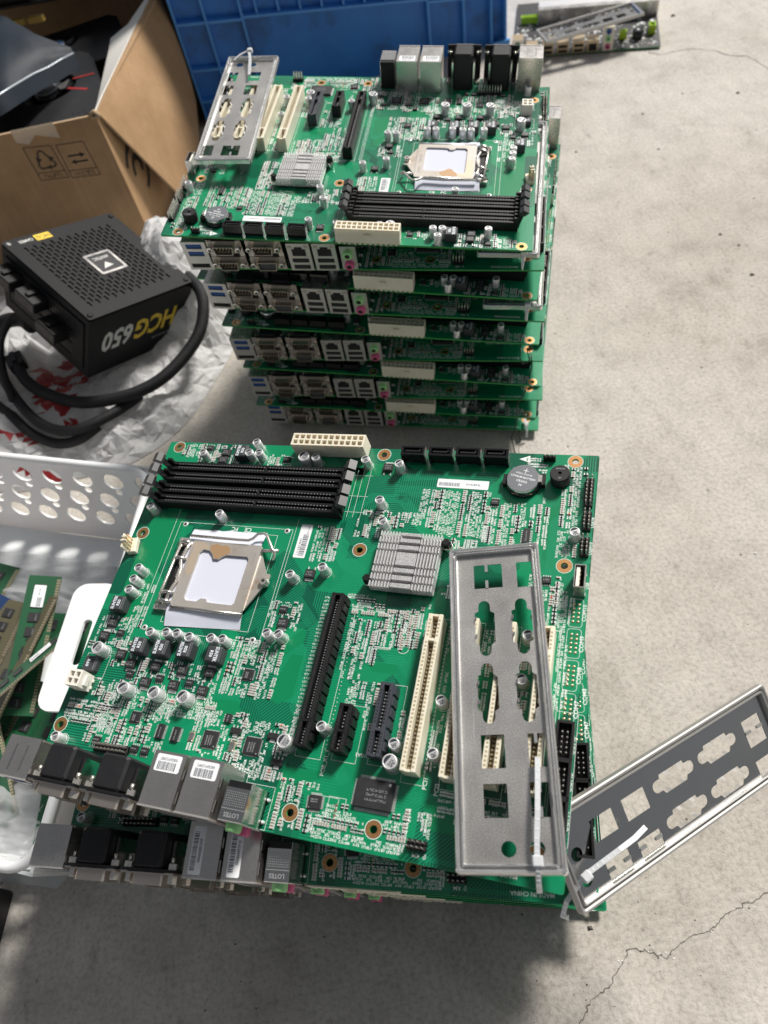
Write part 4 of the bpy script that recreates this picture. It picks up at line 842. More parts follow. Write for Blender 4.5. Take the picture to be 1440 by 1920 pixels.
# ------------------------------------------------------------------ things around the stacks
def world_frame(P0, X, Z=(0,0,1)):
    X = Vector(X).normalized(); Z = Vector(Z); Y = Z.cross(X).normalized(); Z = X.cross(Y); return axes(Vector(P0), X, Y, Z)
def soft(o, levels=2):
    s = o.modifiers.new('smooth', 'SUBSURF'); s.levels = levels; s.render_levels = levels; return o
def vnoise(x, y, s=0):                    # cheap smooth value noise
    def h(i, j): return math.sin(i*127.1+j*311.7+s*74.7)*43758.5453 % 1.0
    i, j = math.floor(x), math.floor(y); fx, fy = x-i, y-j; fx, fy = fx*fx*(3-2*fx), fy*fy*(3-2*fy)
    return (h(i,j)*(1-fx)+h(i+1,j)*fx)*(1-fy)+(h(i,j+1)*(1-fx)+h(i+1,j+1)*fx)*fy
def ridged(x, y, s=0):
    v = 0; a = 1
    for k in range(4): v += a*(1-abs(2*vnoise(x*2**k+3.1*k, y*2**k, s+k)-1)); a *= .5
    return v/1.9

# blue crate
CM_ = world_frame((-.138,1.3347,0), (.9976,.0698,0))
crate = thing('crate', 'blue plastic crate behind the far stack', 'crate', CM_)
CW, CD, CH, SK = 550, 380, 330, -.15
b = MB(); b.box(0,14,0,CW,18,CH,'crate_blue'); b.box(0,CD-4,0,CW,CD,CH,'crate_blue'); b.box(0,18,0,4,CD-4,CH,'crate_blue'); b.box(CW-4,18,0,CW,CD-4,CH,'crate_blue'); b.box(4,18,4,CW-4,CD-4,8,'crate_blue')
b.build('crate_wall', crate)
for a in (1, 48, 105, 410, 472, 521, 547): b = MB(); b.cbox(a-2,1,4,a+2,14,CH,'crate_rib',.6); b.build('rib', crate)
def srib(a0, a1, z):
    b = MB(); z0, z1 = z, z+(a1-a0)*SK; t = 1.8
    b.add([(a0,0,z0-t),(a1,0,z1-t),(a1,14,z1-t),(a0,14,z0-t),(a0,0,z0+t),(a1,0,z1+t),(a1,14,z1+t),(a0,14,z0+t)], [(3,2,1,0),(4,5,6,7),(0,1,5,4),(1,2,6,5),(2,3,7,6),(3,0,4,7)], 'crate_rib'); b.build('rib', crate)
for z in (42, 92, 161, 212, 268): srib(0, 105, z)
for z in (98, 150, 205, 262): srib(410, 550, z)
srib(105, 410, 148); srib(105, 410, 196)
for a in (130, 165, 200, 235, 270, 305, 340, 375): b = MB(); b.box(a-1.5,3,151+(a-105)*SK,a+1.5,14,192+(a-105)*SK,'crate_rib'); b.build('rib', crate)
b = MB(); b.cbox(-4,-4,CH,CW+4,CD+4,CH+10,'crate_rib',2); b.v = [v for v in b.v]
rim = MB(); rim.plate(rrect(-4,-4,CW+4,CD+4,8,3), [rrect(6,16,CW-6,CD-6,4,3)], CH, CH+10, 'crate_rib'); rim.build('crate_rim', crate)
lip = MB(); lip.plate([(521,-3),(553,-3),(553,2),(521,2)], [], 0, 8, 'crate_rib'); lip.build('foot', crate)

# cardboard box
BD = Vector((.998,-.0632,0)); BX = world_frame((-.239,1.018,0), BD)
box = thing('cardboard_box', 'open brown cardboard box full of graphics cards', 'box', BX)
b = MB(); b.box(-420,0,0,0,4,199,'cardboard','cardboard_edge')
b.M = STAND
def pl(pts, w=.9): b.strip(pts+[pts[0]], w, .25, 'print_black')
pl([(-108,178),(-73,174),(-70,129),(-107,132)]); pl([(-66,173),(-30,171),(-28,124),(-66,127)]); b.strip([(-107,142),(-70,139)], .9, .25, 'print_black'); b.strip([(-66,137),(-28,134)], .9, .25, 'print_black')
tri = [(-98,147),(-80,147),(-77,150),(-87,169),(-90,170),(-93,169),(-100,151)]
b.strip(tri+[tri[0]], 2.2, .25, 'print_black')
for x, y, dx, dy in ((-86,147,-3,0),(-80,157,-2,3),(-96,160,-2,-3)): b.quad([(x+dx*1.6,y+dy*1.6,.3),(x-dy*1.2-dx*.3,y+dx*1.2-dy*.3,.3),(x+dy*1.2-dx*.3,y-dx*1.2-dy*.3,.3)], 'print_black')
b.strip([(-58,156),(-40,155)], 2.4, .25, 'print_black'); b.quad([(-42,158.5,.25),(-42,151.5,.25),(-35,154.6,.25)], 'print_black')
b.strip([(-52,147),(-35,146)], 2.4, .25, 'print_black'); b.quad([(-51,150.5,.25),(-51,143.5,.25),(-58,147.2,.25)], 'print_black')
rg = random.Random(4); line_text(b, -100, 133.6, 5, 3.6, 4.4, R(-3), .25, 'print_black', rg, 1.25, .55); line_text(b, -60, 128.6, 6, 3.6, 4.4, R(-3), .25, 'print_black', rg, 1.25, .55)
b.M = I4; b.build('front_wall', box)
RW = Vector((.084,.327,0)).normalized(); RX = box.matrix_world.inverted() @ world_frame((-.239,1.018,0), RW)
b = MB(); b.box(0,0,0,620,4,199,'cardboard','cardboard_edge')
b.M = STAND
for r0, a0, a1, w in ((34,-80,150,9),(15,-40,190,9)): b.strip([(52+r0*math.cos(R(a0+(a1-a0)*i/18)), 96+r0*math.sin(R(a0+(a1-a0)*i/18))) for i in range(19)], w, .3, 'print_black')
b.M = I4; b.build('side_wall', box, RX)
b = MB(); b.box(-420,4,2,-6,640,6,'cardboard'); b.build('bottom', box); b = MB(); b.box(-420,640,0,120,644,260,'cardboard'); b.build('back_wall', box)
BI = box.matrix_world.inverted()
def sheet(rows, m, thick=3.0, edge=None):      # grid of world points (metres) -> thin solid
    nr, nc = len(rows), len(rows[0]); b = MB(); V = [Vector(p)*1000 for r_ in rows for p in r_]
    nrm = []
    for i in range(nr):
        for j in range(nc):
            d1 = V[i*nc+min(j+1,nc-1)]-V[i*nc+max(j-1,0)]; d2 = V[min(i+1,nr-1)*nc+j]-V[max(i-1,0)*nc+j]; nrm.append(d1.cross(d2).normalized())
    f = [(i*nc+j, i*nc+j+1, (i+1)*nc+j+1, (i+1)*nc+j) for i in range(nr-1) for j in range(nc-1)]
    b.add([tuple(v) for v in V], f, m, True); b.add([tuple(v-n_*thick) for v, n_ in zip(V, nrm)], [tuple(reversed(q)) for q in f], m, True)
    rim_ = [i for i in range(nc)]+[i*nc+nc-1 for i in range(1,nr)]+[(nr-1)*nc+j for j in range(nc-2,-1,-1)]+[i*nc for i in range(nr-2,0,-1)]
    k = len(rim_); b.add([tuple(V[i]) for i in rim_]+[tuple(V[i]-nrm[i]*thick) for i in rim_], [(i, i+k, (i+1)%k+k, (i+1)%k) for i in range(k)], edge or m)
    return b
def lerp(a, b_, t): return tuple(a[i]+(b_[i]-a[i])*t for i in range(3))
def poly_at(pts, t):
    t = t*(len(pts)-1); i = min(int(t), len(pts)-2); return lerp(pts[i], pts[i+1], t-i)
hinge = [(-.239,1.022,.200),(-.215,1.133,.200),(-.189,1.24,.200),(-.157,1.369,.202)]
outer = [(-.19,1.089,.030),(-.152,1.20,.036),(-.141,1.29,.075),(-.1445,1.345,.16)]
rows = []
for i in range(7):
    s_ = i/6; rows.append([tuple(Vector(lerp(poly_at(hinge, j/8), poly_at(outer, j/8), s_))+Vector((.016,0,.010))*math.sin(s_*PI)*(j/8*(1-j/8)*2)) for j in range(9)])
sheet(rows, 'cardboard', 3.4, 'cardboard_edge').build('side_flap', box, BI)
low = [(-.2435,1.045,.193),(-.242,1.082,.190),(-.231,1.234,.188),(-.229,1.271,.188),(-.202,1.302,.19),(-.176,1.379,.19)]
hin = [(-.2395,1.030,.2),(-.2305,1.065,.2015),(-.197,1.205,.202),(-.188,1.245,.202),(-.176,1.29,.202),(-.159,1.365,.203)]
sheet([[lerp(poly_at(hin, j/10), poly_at(low, j/10), i/3) for j in range(11)] for i in range(4)], 'card_white', 1.2).build('inner_flap', box, BI)
sheet([[(-.349+.056*i/4, 1.0195-.004*i/4+.0006*((i*j) % 3)-.006*(j == 0)*.0, .204-.004*j-.010*j*(.4+.3*math.sin(i*2.1))) for i in range(5)] for j in range(3)], 'packing_tape', .3).build('tape', box, BI)
b = MB(); b.tube([(-3,-1,196),(-6,3,200),(0,2,202),(4,0,199),(2,-3,197)], 3.2, 6, 'cardboard_edge'); b.build('torn_corner', box)

# contents of the box
def graphics_card(label, Mx, fan_c, fan_r, L_, W_, red, hub, vents=True):
    t = thing('graphics_card', label, 'graphics card', Mx)
    b = MB(); out = [(0,6),(6,0),(L_-18,0),(L_,14),(L_,W_-20),(L_-14,W_),(8,W_),(0,W_-8)]
    b.plate(out, [circle(*fan_c, fan_r, 32)], -38, 0, 'card_black'); b.box(4,4,-40,L_-4,W_-4,-36,'fan_black'); b.build('shroud', t)
    b = MB(); b.lathe([(fan_r*.42,-14),(fan_r*.42,-4),(fan_r*.36,-2)], 24, 'fan_black', *fan_c)
    for k in range(9):
        a = k*2*PI/9; ca, sa = math.cos(a), math.sin(a); c2, s2 = math.cos(a+.55), math.sin(a+.55); r0, r1 = fan_r*.4, fan_r*.95
        b.add([(fan_c[0]+r0*ca,fan_c[1]+r0*sa,-13),(fan_c[0]+r1*ca,fan_c[1]+r1*sa,-14),(fan_c[0]+r1*c2,fan_c[1]+r1*s2,-5),(fan_c[0]+r0*c2,fan_c[1]+r0*s2,-5)], [(0,1,2,3)], 'fan_black')
    b.build('fan', t)
    b = MB(); b.lathe([(fan_r*.30,-2),(fan_r*.30,-1.2)], 24, hub, *fan_c); b.plate(circle(*fan_c, fan_r*.36, 24), [circle(*fan_c, fan_r*.32, 24)], -2.5, -.9, 'bag_seam'); b.build('fan_badge', t)
    if red:
        for x0, y0, x1, y1 in red: b = MB(); b.strip([(x0,y0),(x1,y1)], 4.2, .5, 'card_red'); b.build('red_accent', t)
    if vents:
        b = MB(); b.box(L_,20,-34,L_+3,W_-30,-2,'card_black')
        for k in range(4): b.box(L_-22-k*9,4+k*3.5,.2,L_-20-k*9,16+k*3.5,.6,'hole_dark')
        b.build('vent', t)
    return t
G1 = world_frame((-.405,1.075,.168), (.985,.17,0))
graphics_card('black graphics card with red accent strips in the front of the cardboard box', G1, (92,118), 46, 168, 212, [(134,122,166,118),(122,98,150,74)], 'card_black')
G2 = world_frame((-.45,1.31,.135), (.99,.14,.03)); graphics_card('black graphics card with a blue fan hub, behind the red striped card', G2, (118,118), 40, 230, 165, None, 'fan_blue', False)
graphics_card('black graphics card lying under the dark antistatic bag', world_frame((-.66,1.10,.120), (.99,.05,0)), (150,180), 46, 300, 380, None, 'card_black', False)
G3 = world_frame((-.46,1.50,.19), (.985,-.17,0)); t = thing('expansion_card', 'dark expansion card with a silver mounting ring at the back of the cardboard box', 'circuit card', G3)
b = MB(); b.plate(rect(-60,0,260,190), [], -4, 0, 'board_black'); b.box(0,70,0,240,170,18,'card_black'); b.box(20,10,0,90,40,14,'card_black'); b.box(110,20,0,190,60,9,'chip_black'); b.build('card_body', t)
b = MB(); b.plate(circle(243,14,7,20), [circle(243,14,3.4,14)], 0, 1.5, 'tin_shell'); b.build('mounting_ring', t)
for x in (60, 92): b = MB(); b.cbox(x,-42,-16,x+26,-30,-8,'led_yellow',1); b.build('yellow_tab', t)
def pouch(name, label, top, bot, m, amp, seed, cat='bag'):
    rows = []
    for i in range(9):
        r_ = []
        for j in range(13):
            p = lerp(poly_at(top, j/12), poly_at(bot, j/12), i/8); k = math.sin(PI*i/8)*math.sin(PI*min(1, j/12+.02))
            r_.append((p[0], p[1], p[2]+amp*k+.006*(vnoise(j*.6+seed, i*.7, seed)-.5)))
        rows.append(r_)
    return rows
AT = [(-.50,1.47,.205),(-.398,1.385,.214),(-.376,1.343,.22),(-.324,1.243,.224),(-.283,1.238,.2)]
AB = [(-.50,1.06,.215),(-.40,1.053,.220),(-.358,1.075,.222),(-.326,1.159,.206),(-.281,1.232,.192)]
rows = pouch('', '', AT, AB, 'antistatic', .014, 2)
o = thing('antistatic_bag', 'dark blue grey antistatic bag lying over the cards in the box', 'bag', I4)
sheet(rows, 'antistatic', 1.2).build('bag_film', o)
sheet([[tuple(Vector(p)+Vector((.002*i, -.005*i, -.008*i))) for p in rows[-1][3:]] for i in range(3)], 'antistatic', .8).build('bag_hem', o)
b = MB(); b.tube([tuple(Vector(p)*1000+Vector((0,0,1.2))) for p in rows[-1][4:]], 1.5, 6, 'bag_seam'); b.build('bag_seam', o)
o = thing('antistatic_bag', 'grey crinkled antistatic bag at the back of the box', 'bag', I4)
sheet(pouch('', '', [(-.56,1.62,.22),(-.44,1.60,.235),(-.30,1.50,.225)], [(-.56,1.40,.225),(-.42,1.405,.235),(-.335,1.405,.225)], 'antistatic_grey', .02, 6), 'antistatic_grey', 1.0).build('bag_film', o)

# carrier bag under the power supply
OUT = [(-.125,.90),(-.131,.815),(-.138,.759),(-.169,.699),(-.21,.639),(-.27,.602),(-.337,.597),(-.436,.607),(-.53,.70),(-.56,.93),(-.36,1.0),(-.232,1.005),(-.15,.975)]
def closed(pts, t):
    n = len(pts); t = (t % 1)*n; i = int(t); f = t-i; p0, p1, p2, p3 = [Vector(pts[(i+k) % n]) for k in (-1,0,1,2)]
    return .5*((2*p1)+(-p0+p2)*f+(2*p0-5*p1+4*p2-p3)*f*f+(-p0+3*p1-3*p2+p3)*f**3)
b = MB(); NA, NR = 120, 30; c0 = Vector((-.30,.775)); vs = []; rgb = random.Random(31)
for j in range(NR+1):
    for i in range(NA):
        r = j/NR; jit = .5 if 0 < j < NR else 0
        p = c0.lerp(closed(OUT, (i+rgb.uniform(-jit, jit)+.5*(j % 2))/NA), min(1, r+rgb.uniform(-jit, jit)/NR)); x, y = p
        side = max(0, 1-((x+.158)**2+(y-.86)**2)/.012)*.11+max(0, 1-((x+.36)**2+(y-.84)**2)/.012)*.02
        base = .012+.020*math.sin(PI*min(1, r*.9+.1))+side*math.sin(PI*min(1, r))**.5
        if r < .32: base = min(base, .018)
        w = ridged(x*15+y*6, y*12-x*8, 3)-.55; w2 = ridged(x*38+y*14, y*34-x*15, 9)-.55; w3 = ridged(x*90, y*84+x*30, 14)-.55
        z = max(.0012, (base+.024*w*min(1, r*2)+.012*w2+.005*w3)*(1-max(0, (r-.86)/.14))**.6)
        vs.append((x*1000, y*1000, z*1000))
fs = []
for j in range(NR):
    for i in range(NA):
        q = (j*NA+i, j*NA+(i+1) % NA, (j+1)*NA+(i+1) % NA, (j+1)*NA+i); fs += [(q[0],q[1],q[2]),(q[0],q[2],q[3])] if (i+j) % 2 else [(q[0],q[1],q[3]),(q[1],q[2],q[3])]
def is_red(f):
    x = sum(vs[k][0] for k in f)/3; y = sum(vs[k][1] for k in f)/3
    if ((x+352)/30)**2+((y-726)/62)**2 < 1 and vnoise(x*.05, y*.09, 5) > .34: return True
    if x < -330 and y < 690 and abs((x*.5+y*.9) % 34-17) < 5 and vnoise(x*.06, y*.06, 8) > .5: return True
    return False
b.add(vs, [f for f in fs if not is_red(f)], 'bag_film'); b.add(vs, [f for f in fs if is_red(f)], 'bag_red')
tag(b.build('plastic_bag'), 'crumpled milky plastic bag with red print under the power supply', 'plastic bag')

# power supply
PM = Matrix.Translation((-.3,.688,.065)) @ rot3(R(37.1), R(17.3), R(20.7))
psu = thing('power_supply', 'black power supply with yellow lettering, resting on a plastic bag', 'power supply', PM)
S, HH = 150, 86
b = MB(); b.cbox(0,0,0,S,S,HH-2,'psu_black',1.5); 
def grill_hole(x, y): return [(x-1.5,y-3.2),(x,y-4.4),(x+1.5,y-3.2),(x+1.5,y+3.2),(x,y+4.4),(x-1.5,y+3.2)]
gh = []
for i in range(21):
    for j in range(11):
        x, y = 17+i*5.6, 22+j*10.6+(i % 2)*5.3
        if y > 132 or (abs(x-80) < 20 and abs(y-73) < 21): continue
        gh.append(grill_hole(x, y))
b.build('case', psu)
b = MB(); b.plate(rrect(0,0,S,S,2.5,3), gh, HH-1.0, HH, 'psu_black'); b.build('fan_grill', psu)
b = MB(); b.box(12,15,HH-1.9,138,137,HH-1.7,'hole_dark'); b.lathe([(20,HH-1.7),(20,HH-1.2)], 24, 'fan_black', 80, 73); b.build('fan', psu)
b = MB(); b.plate(rrect(62,55,98,91,2,3), [rrect(65,58,95,88,1,2)], HH, HH+1.2, 'tin_shell'); b.box(65,58,HH,95,88,HH+.4,'card_black'); b.quad([(72,64,HH+.45),(86,66,HH+.45),(80,74,HH+.45)], 'psu_white'); b.text('ANTEC', 80, 82, HH+.45, 6.5, 'psu_white', PI); b.build('badge', psu)
b = MB(); b.quad([(38,137,HH+.05),(58,137,HH+.05),(58,147,HH+.05),(38,147,HH+.05)], 'psu_yellow'); b.text('HCG', 48, 142, HH+.1, 8, 'card_black', PI); b.text('GAMER', 26, 142, HH+.1, 6.4, 'psu_white', PI, sx=.85); b.build('name_label', psu)
for x, y in ((5,143),(5,6),(145,143),(143,6)): b = MB(); b.lathe([(3.2,HH),(3.0,HH+1),(2,HH+1.4)], 14, 'tin_shell' if y > 100 and x < 20 else 'psu_black', x, y); b.build('screw', psu)
b = MB(); b.M = STAND
b.text('HCG', 98, 46, .12, 36, 'psu_yellow', PI, sx=.80, bold=.03, shear=.25); b.text('650', 42, 46, .12, 36, 'psu_white', PI, sx=.80, bold=.03, shear=.25); b.text('BRONZE MODULAR', 112, 22, .12, 4.5, 'ink_grey', PI); b.M = I4
for k in range(len(b.v)): pass
b.build('side_lettering', psu)
MODF = Matrix(((0,0,-1,0),(-1,0,0,0),(0,1,0,0),(0,0,0,1)))      # faces -x
b = MB(); b.M = Matrix.Translation((0,150,0)) @ MODF
b.plate(rect(8,10,142,74), [rect(14,16+r_*18,14+110,16+r_*18+13) for r_ in range(3)], .05, 1.6, 'psu_black'); b.box(10,12,-.8,140,72,.1,'hole_dark')
for r_ in range(3):
    for k in range(24): b.box(15+k*4.6,17+r_*18,0,18.2+k*4.6,28+r_*18,.9,'black_plastic')
b.build('socket_panel', psu)
for k, (x, y) in enumerate(((24,58),(66,58),(100,40))):
    b = MB(); b.M = Matrix.Translation((0,150,0)) @ MODF; b.cbox(x-16,y-7,1,x+16,y+7,20,'black_plastic',1); b.box(x-3,y+7,4,x+3,y+10,16,'black_plastic'); b.build('plug', psu)

def smooth_path(pts, n=6):
    P = [Vector(p) for p in pts]; out = []
    for i in range(len(P)-1):
        p0, p1, p2, p3 = P[max(i-1,0)], P[i], P[i+1], P[min(i+2,len(P)-1)]
        for k in range(n):
            f = k/n; out.append(.5*((2*p1)+(-p0+p2)*f+(2*p0-5*p1+4*p2-p3)*f*f+(-p0+3*p1-3*p2+p3)*f**3))
    return out+[P[-1]]
def cable(label, pts, r, plug=False):
    b = MB(); sp = smooth_path(pts); b.tube([tuple(p*1000) for p in sp], r, 12, 'sleeve_black')
    t = thing('power_cable', label, 'cable', I4, 'sleeved power cables'); b.build('sleeve', t)
    if plug:
        d = (sp[0]-sp[2]).normalized(); s_ = d.cross(Vector((0,0,1))).normalized(); nn = s_.cross(d); c = sp[0]*1000
        b = MB(); b.M = Matrix(((s_.x,d.x,nn.x,c.x),(s_.y,d.y,nn.y,c.y),(s_.z,d.z,nn.z,c.z),(0,0,0,1))); b.cbox(-10,-6,-7,10,16,7,'black_plastic',1.2); b.box(-3,-2,7,3,14,10,'black_plastic'); b.build('plug', t)
cable('thick black sleeved cable curving under the lettered side of the power supply', [(-.395,.752,.058),(-.384,.724,.055),(-.36,.697,.052),(-.316,.668,.05),(-.264,.660,.05),(-.221,.672,.05),(-.184,.700,.056),(-.160,.728,.068),(-.152,.765,.085),(-.170,.81,.085)], 7.2, True)
cable('black cable making the middle loop in front of the power supply', [(-.43,.79,.055),(-.427,.765,.046),(-.396,.700,.046),(-.366,.656,.043),(-.332,.634,.042),(-.301,.636,.043),(-.272,.652,.040),(-.25,.672,.035)], 6.2)
cable('black cable making the lowest loop, next to the white basket', [(-.47,.80,.04),(-.442,.733,.036),(-.411,.693,.036),(-.384,.656,.033),(-.353,.632,.03),(-.325,.627,.032),(-.30,.640,.034)], 6.0)
cable('bundle of black cables bending at the socket side of the power supply', [(-.47,.80,.05),(-.44,.815,.065),(-.41,.818,.075),(-.38,.800,.085),(-.362,.775,.09)], 9)
cable('thin black cable looping back to the power supply sockets', [(-.40,.70,.05),(-.412,.745,.06),(-.41,.785,.075),(-.386,.80,.09),(-.358,.775,.095)], 5)

# white basket
FR, NR_, FL = Vector((-.203,.471,.12)), Vector((-.292,.139,.12)), Vector((-.46,.585,.12))
NL = FL+(NR_-FR); basket = thing('basket', 'white perforated plastic basket holding memory sticks', 'basket', I4)
cen = (FR+NL)/2
def bot(p): q = p.lerp(cen, .09); return Vector((q.x, q.y, .003))
def basket_wall(A, B, holes, name='side_wall'):        # A,B: rim ends; wall falls to the floor
    Lm = (B-A).length*1000; a2, b2 = bot(A), bot(B); X = (B-A).normalized(); up = ((A+B)/2-(a2+b2)/2); Hm = up.length*1000; up.normalize()
    off0 = (a2-A).dot(X)*1000; off1 = (b2-B).dot(X)*1000+Lm; b = MB(); b.plate([(off0,0),(off1,0),(Lm,Hm),(0,Hm)], holes(Lm, Hm), -1.1, 1.1, 'basket_white')
    Y = up; Z = X.cross(Y); O = (a2+b2)/2-X*((off0+off1)/2*.001); b.build(name, basket, axes(O, X, Y, Z)); return O, X, Y
def perf(Lm, Hm):
    h = []
    for r_, (t, off) in enumerate(((Hm-25, 0), (Hm-54, 17.5), (Hm-83, 0))):
        x = 20+off
        while x < Lm-14: h.append(circle(x, t, 10.6, 22)); x += 35
    for t, off in ((Hm-40, 0), (Hm-69, 17.5)):
        x = 20+off
        while x < Lm-10: h.append(circle(x, t, 4.2, 12)); x += 35
    return h
basket_wall(FL, FR, perf, 'perforated_wall'); basket_wall(FR, NR_, lambda l, h: [], 'side_wall'); basket_wall(NR_, NL, perf, 'perforated_wall'); basket_wall(NL, FL, lambda l, h: [], 'side_wall')
b = MB(); b.plate([(p.x*1000, p.y*1000) for p in (bot(FL), bot(NL), bot(NR_), bot(FR))], [], 2, 4, 'basket_white'); b.build('bottom', basket)
rp = []
C4 = [FR, NR_, NL, FL]
for k in range(4):
    p, q, s_ = C4[k], C4[k-1], C4[(k+1) % 4]; d0 = (q-p).normalized(); d1 = (s_-p).normalized(); r_ = .026
    for i in range(7): f = i/6; rp.append(((p+d0*r_*(1-f)**2+d1*r_*f**2)+Vector((0,0,0)))*1000)
b = MB(); b.tube([tuple(p) for p in rp+[rp[0], rp[1]]], 4.0, 10, 'basket_white', False); b.build('rim', basket)
hx = (NR_-FR).normalized(); hy = Vector((hx.y, -hx.x, 0)); hy = hy if hy.x < 0 else -hy
b = MB(); b.plate(rrect(0,0,112,40,12,5), [rrect(34,14,74,22,3.6,4)], -1.5, 1.5, 'basket_white'); b.build('handle', basket, axes(FR+hx*.118+Vector((0,0,-.003)), hx, hy, hx.cross(hy)))

# memory sticks in the basket
def ram_meshes(col, seed):
    k = f'ram_{col}'
    def pcb(b): b.plate([(0,0),(133,0),(133,30),(0,30)], [circle(133,15,1.6,8)] if False else [], -.6, .6, col)
    def gold(b):
        for i in range(46):
            if abs(i-26) > .5: b.quad([(3+i*2.78,.3,.64),(5.0+i*2.78,.3,.64),(5.0+i*2.78,3.6,.64),(3+i*2.78,3.6,.64)], 'gold')
        b.box(1,-.05,-.62,132,.02,.62,'gold')
    def ch(b): b.cbox(-4.6,-5.4,.6,4.6,5.4,1.7,'chip_black',.3); line_text(b, -3, -2.5, 5, .9, 1.3, 0, 1.73, 'ink_grey', random.Random(3))
    def lab(b): sticker(b, 22, 11, 1, 8, 'DDR3 4GB')
    return comp(k, pcb), comp('ram_gold', gold), comp('ram_chip', ch), comp('ram_label', lab)
def ram(label, p0, p1, roll, col, lab=None, flipy=1):
    p0, p1 = Vector(p0), Vector(p1); X = (p1-p0).normalized(); Y = Vector((0,0,1)).cross(X).normalized()*flipy; Y = Matrix.Rotation(roll, 3, X) @ Y; Z = X.cross(Y)
    if Z.z < 0: Y, Z = -Y, -Z
    Mx = axes(p0-Y*.015, X, Y, Z); t = thing('memory_module', label, 'memory stick', Mx, 'memory sticks in the white basket')
    a, g, c, l = ram_meshes(col, 1); place(a, 'module_board', t); place(g, 'contact_edge', t)
    for i in range(8): place(c, 'memory_chip', t, T(11+i*14.2+(9 if i > 3 else 0), 17.5, 0))
    if lab is not None: place(l, 'label', t, T(lab, 17, 1.75))
ram('green memory stick standing at the far wall of the basket with a small white sticker', (-.366,.300,.036), (-.336,.424,.058), R(16), 'ram_green', 112)
ram('olive memory stick with its gold edge facing the handle', (-.395,.290,.040), (-.336,.408,.052), R(-14), 'ram_olive', None, -1)
ram('green memory stick lying along the basket handle', (-.345,.255,.028), (-.288,.375,.030), R(8), 'ram_green', None)
ram('olive memory stick lying flat under the others beside the far wall', (-.43,.30,.030), (-.375,.42,.038), R(4), 'ram_olive', 40)
ram('memory stick lying on its long edge across the pile, white label up', (-.395,.296,.062), (-.335,.340,.060), R(-35), 'ram_green', 78)
ram('dark green memory stick lying at the near end of the pile', (-.405,.212,.020), (-.345,.318,.026), R(-6), 'ram_green', None)
ram('blue memory stick half buried at the left of the pile', (-.470,.325,.034), (-.392,.425,.040), R(12), 'ram_blue', 100)
ram('green memory stick pointing under the port blocks of the near stack', (-.332,.175,.024), (-.315,.300,.028), R(12), 'ram_green', 30)
ram('green memory stick slanting down to the near end of the basket', (-.375,.212,.020), (-.405,.325,.030), R(-18), 'ram_green', 100)
ram('green memory stick on the basket floor below the olive one', (-.42,.25,.010), (-.375,.365,.012), R(3), 'ram_green', 50)
ram('olive memory stick near the middle of the basket floor', (-.335,.185,.010), (-.300,.300,.012), R(2), 'ram_olive', None)
ram('green memory stick at the foot of the far wall, chips up', (-.40,.415,.012), (-.285,.372,.016), R(10), 'ram_green', None)
ram('dark green memory stick under the blue one', (-.46,.36,.020), (-.40,.47,.026), R(4), 'ram_green', None)
ram('short end of a green memory stick beside the handle slot', (-.318,.300,.016), (-.262,.415,.018), R(5), 'ram_green', 100)
def crumple(name, label, cx, cy, rx, ry, ang, base, amp, seed, m, cat, n=44):
    b = MB(); vs = []
    for j in range(n+1):
        for i in range(n+1):
            x, y = (i/n*2-1), (j/n*2-1); k = max(0, 1-(x*x)**2)*max(0, 1-(y*y)**2)
            w = ridged(x*1.6+seed, y*1.4, seed); w2 = ridged(x*5, y*5+seed, seed+3)
            px_, py_ = x*rx+.006*(vnoise(x*3, y*3, seed)-.5), y*ry+.006*(vnoise(x*3+9, y*3, seed)-.5)
            vs.append(((cx+px_*math.cos(ang)-py_*math.sin(ang))*1000, (cy+px_*math.sin(ang)+py_*math.cos(ang))*1000, (base+k*(amp*w+amp*.22*w2))*1000))
    b.add(vs, [(j*(n+1)+i, j*(n+1)+i+1, (j+1)*(n+1)+i+1, (j+1)*(n+1)+i) for j in range(n) for i in range(n)], m, True)
    return tag(b.build(name), label, cat)
crumple('plastic_film', 'crumpled clear plastic film along the far wall inside the basket', -.338, .438, .110, .036, R(-24), .006, .022, 4, 'wrap_film', 'plastic film')
crumple('bubble_wrap', 'white crinkled packing film at the near end of the basket', -.372, .205, .060, .038, R(-20), .012, .028, 9, 'wrap_film', 'packing film')
b = MB(); b.cbox(-60,-36,0,0,14,30,'bin_black',2); tag(b.build('tray', None, axes(Vector((-.377,.148,0)), Vector((.97,-.2,0)).normalized(), Vector((.2,.97,0)).normalized(), Vector((0,0,1)))), 'black plastic edge below the near end of the white basket', 'tray')

# black motherboard beyond the crate
MX = world_frame((.401,1.314,.004), (.223,-.080,0)); mb = thing('motherboard', 'black motherboard with lime green sockets lying behind the far stack', 'motherboard', MX)
b = MB(); b.plate(rect(0,0,244,200), [], -1.6, 0, 'board_black', wall='board_edge'); b.build('circuit_board', mb)
b = MB(); rg = random.Random(9)
for _ in range(420):
    x, y = rg.uniform(3,240), rg.uniform(3,120)
    if y < 24 and x < 170: continue
    w, d, h = rg.choice(((1,.6,.5),(1.6,1,.9),(2.4,1.6,1),(1,1,.6))); b.box(x-w,y-d,0,x+w,y+d,h,rg.choice(('solder','solder','smd_tan','chip_black','silk','label_white')),bottom=False)
b.build('surface_parts', mb, kind='stuff')
def blk(name, x0, x1, h, m, holes, d=22, face='tan_metal'):
    b = MB(); b.box(x0,0,0,x1,d,h,m); b.M = STAND; b.plate(rect(x0-.3,0,x1+.3,h+.3), [rect(*q) for q in holes], 1.0, 1.8, face); b.box(x0+1,.6,.2,x1-1,h-.8,1.0,'hole_dark'); b.M = I4; return b.build(name, mb)
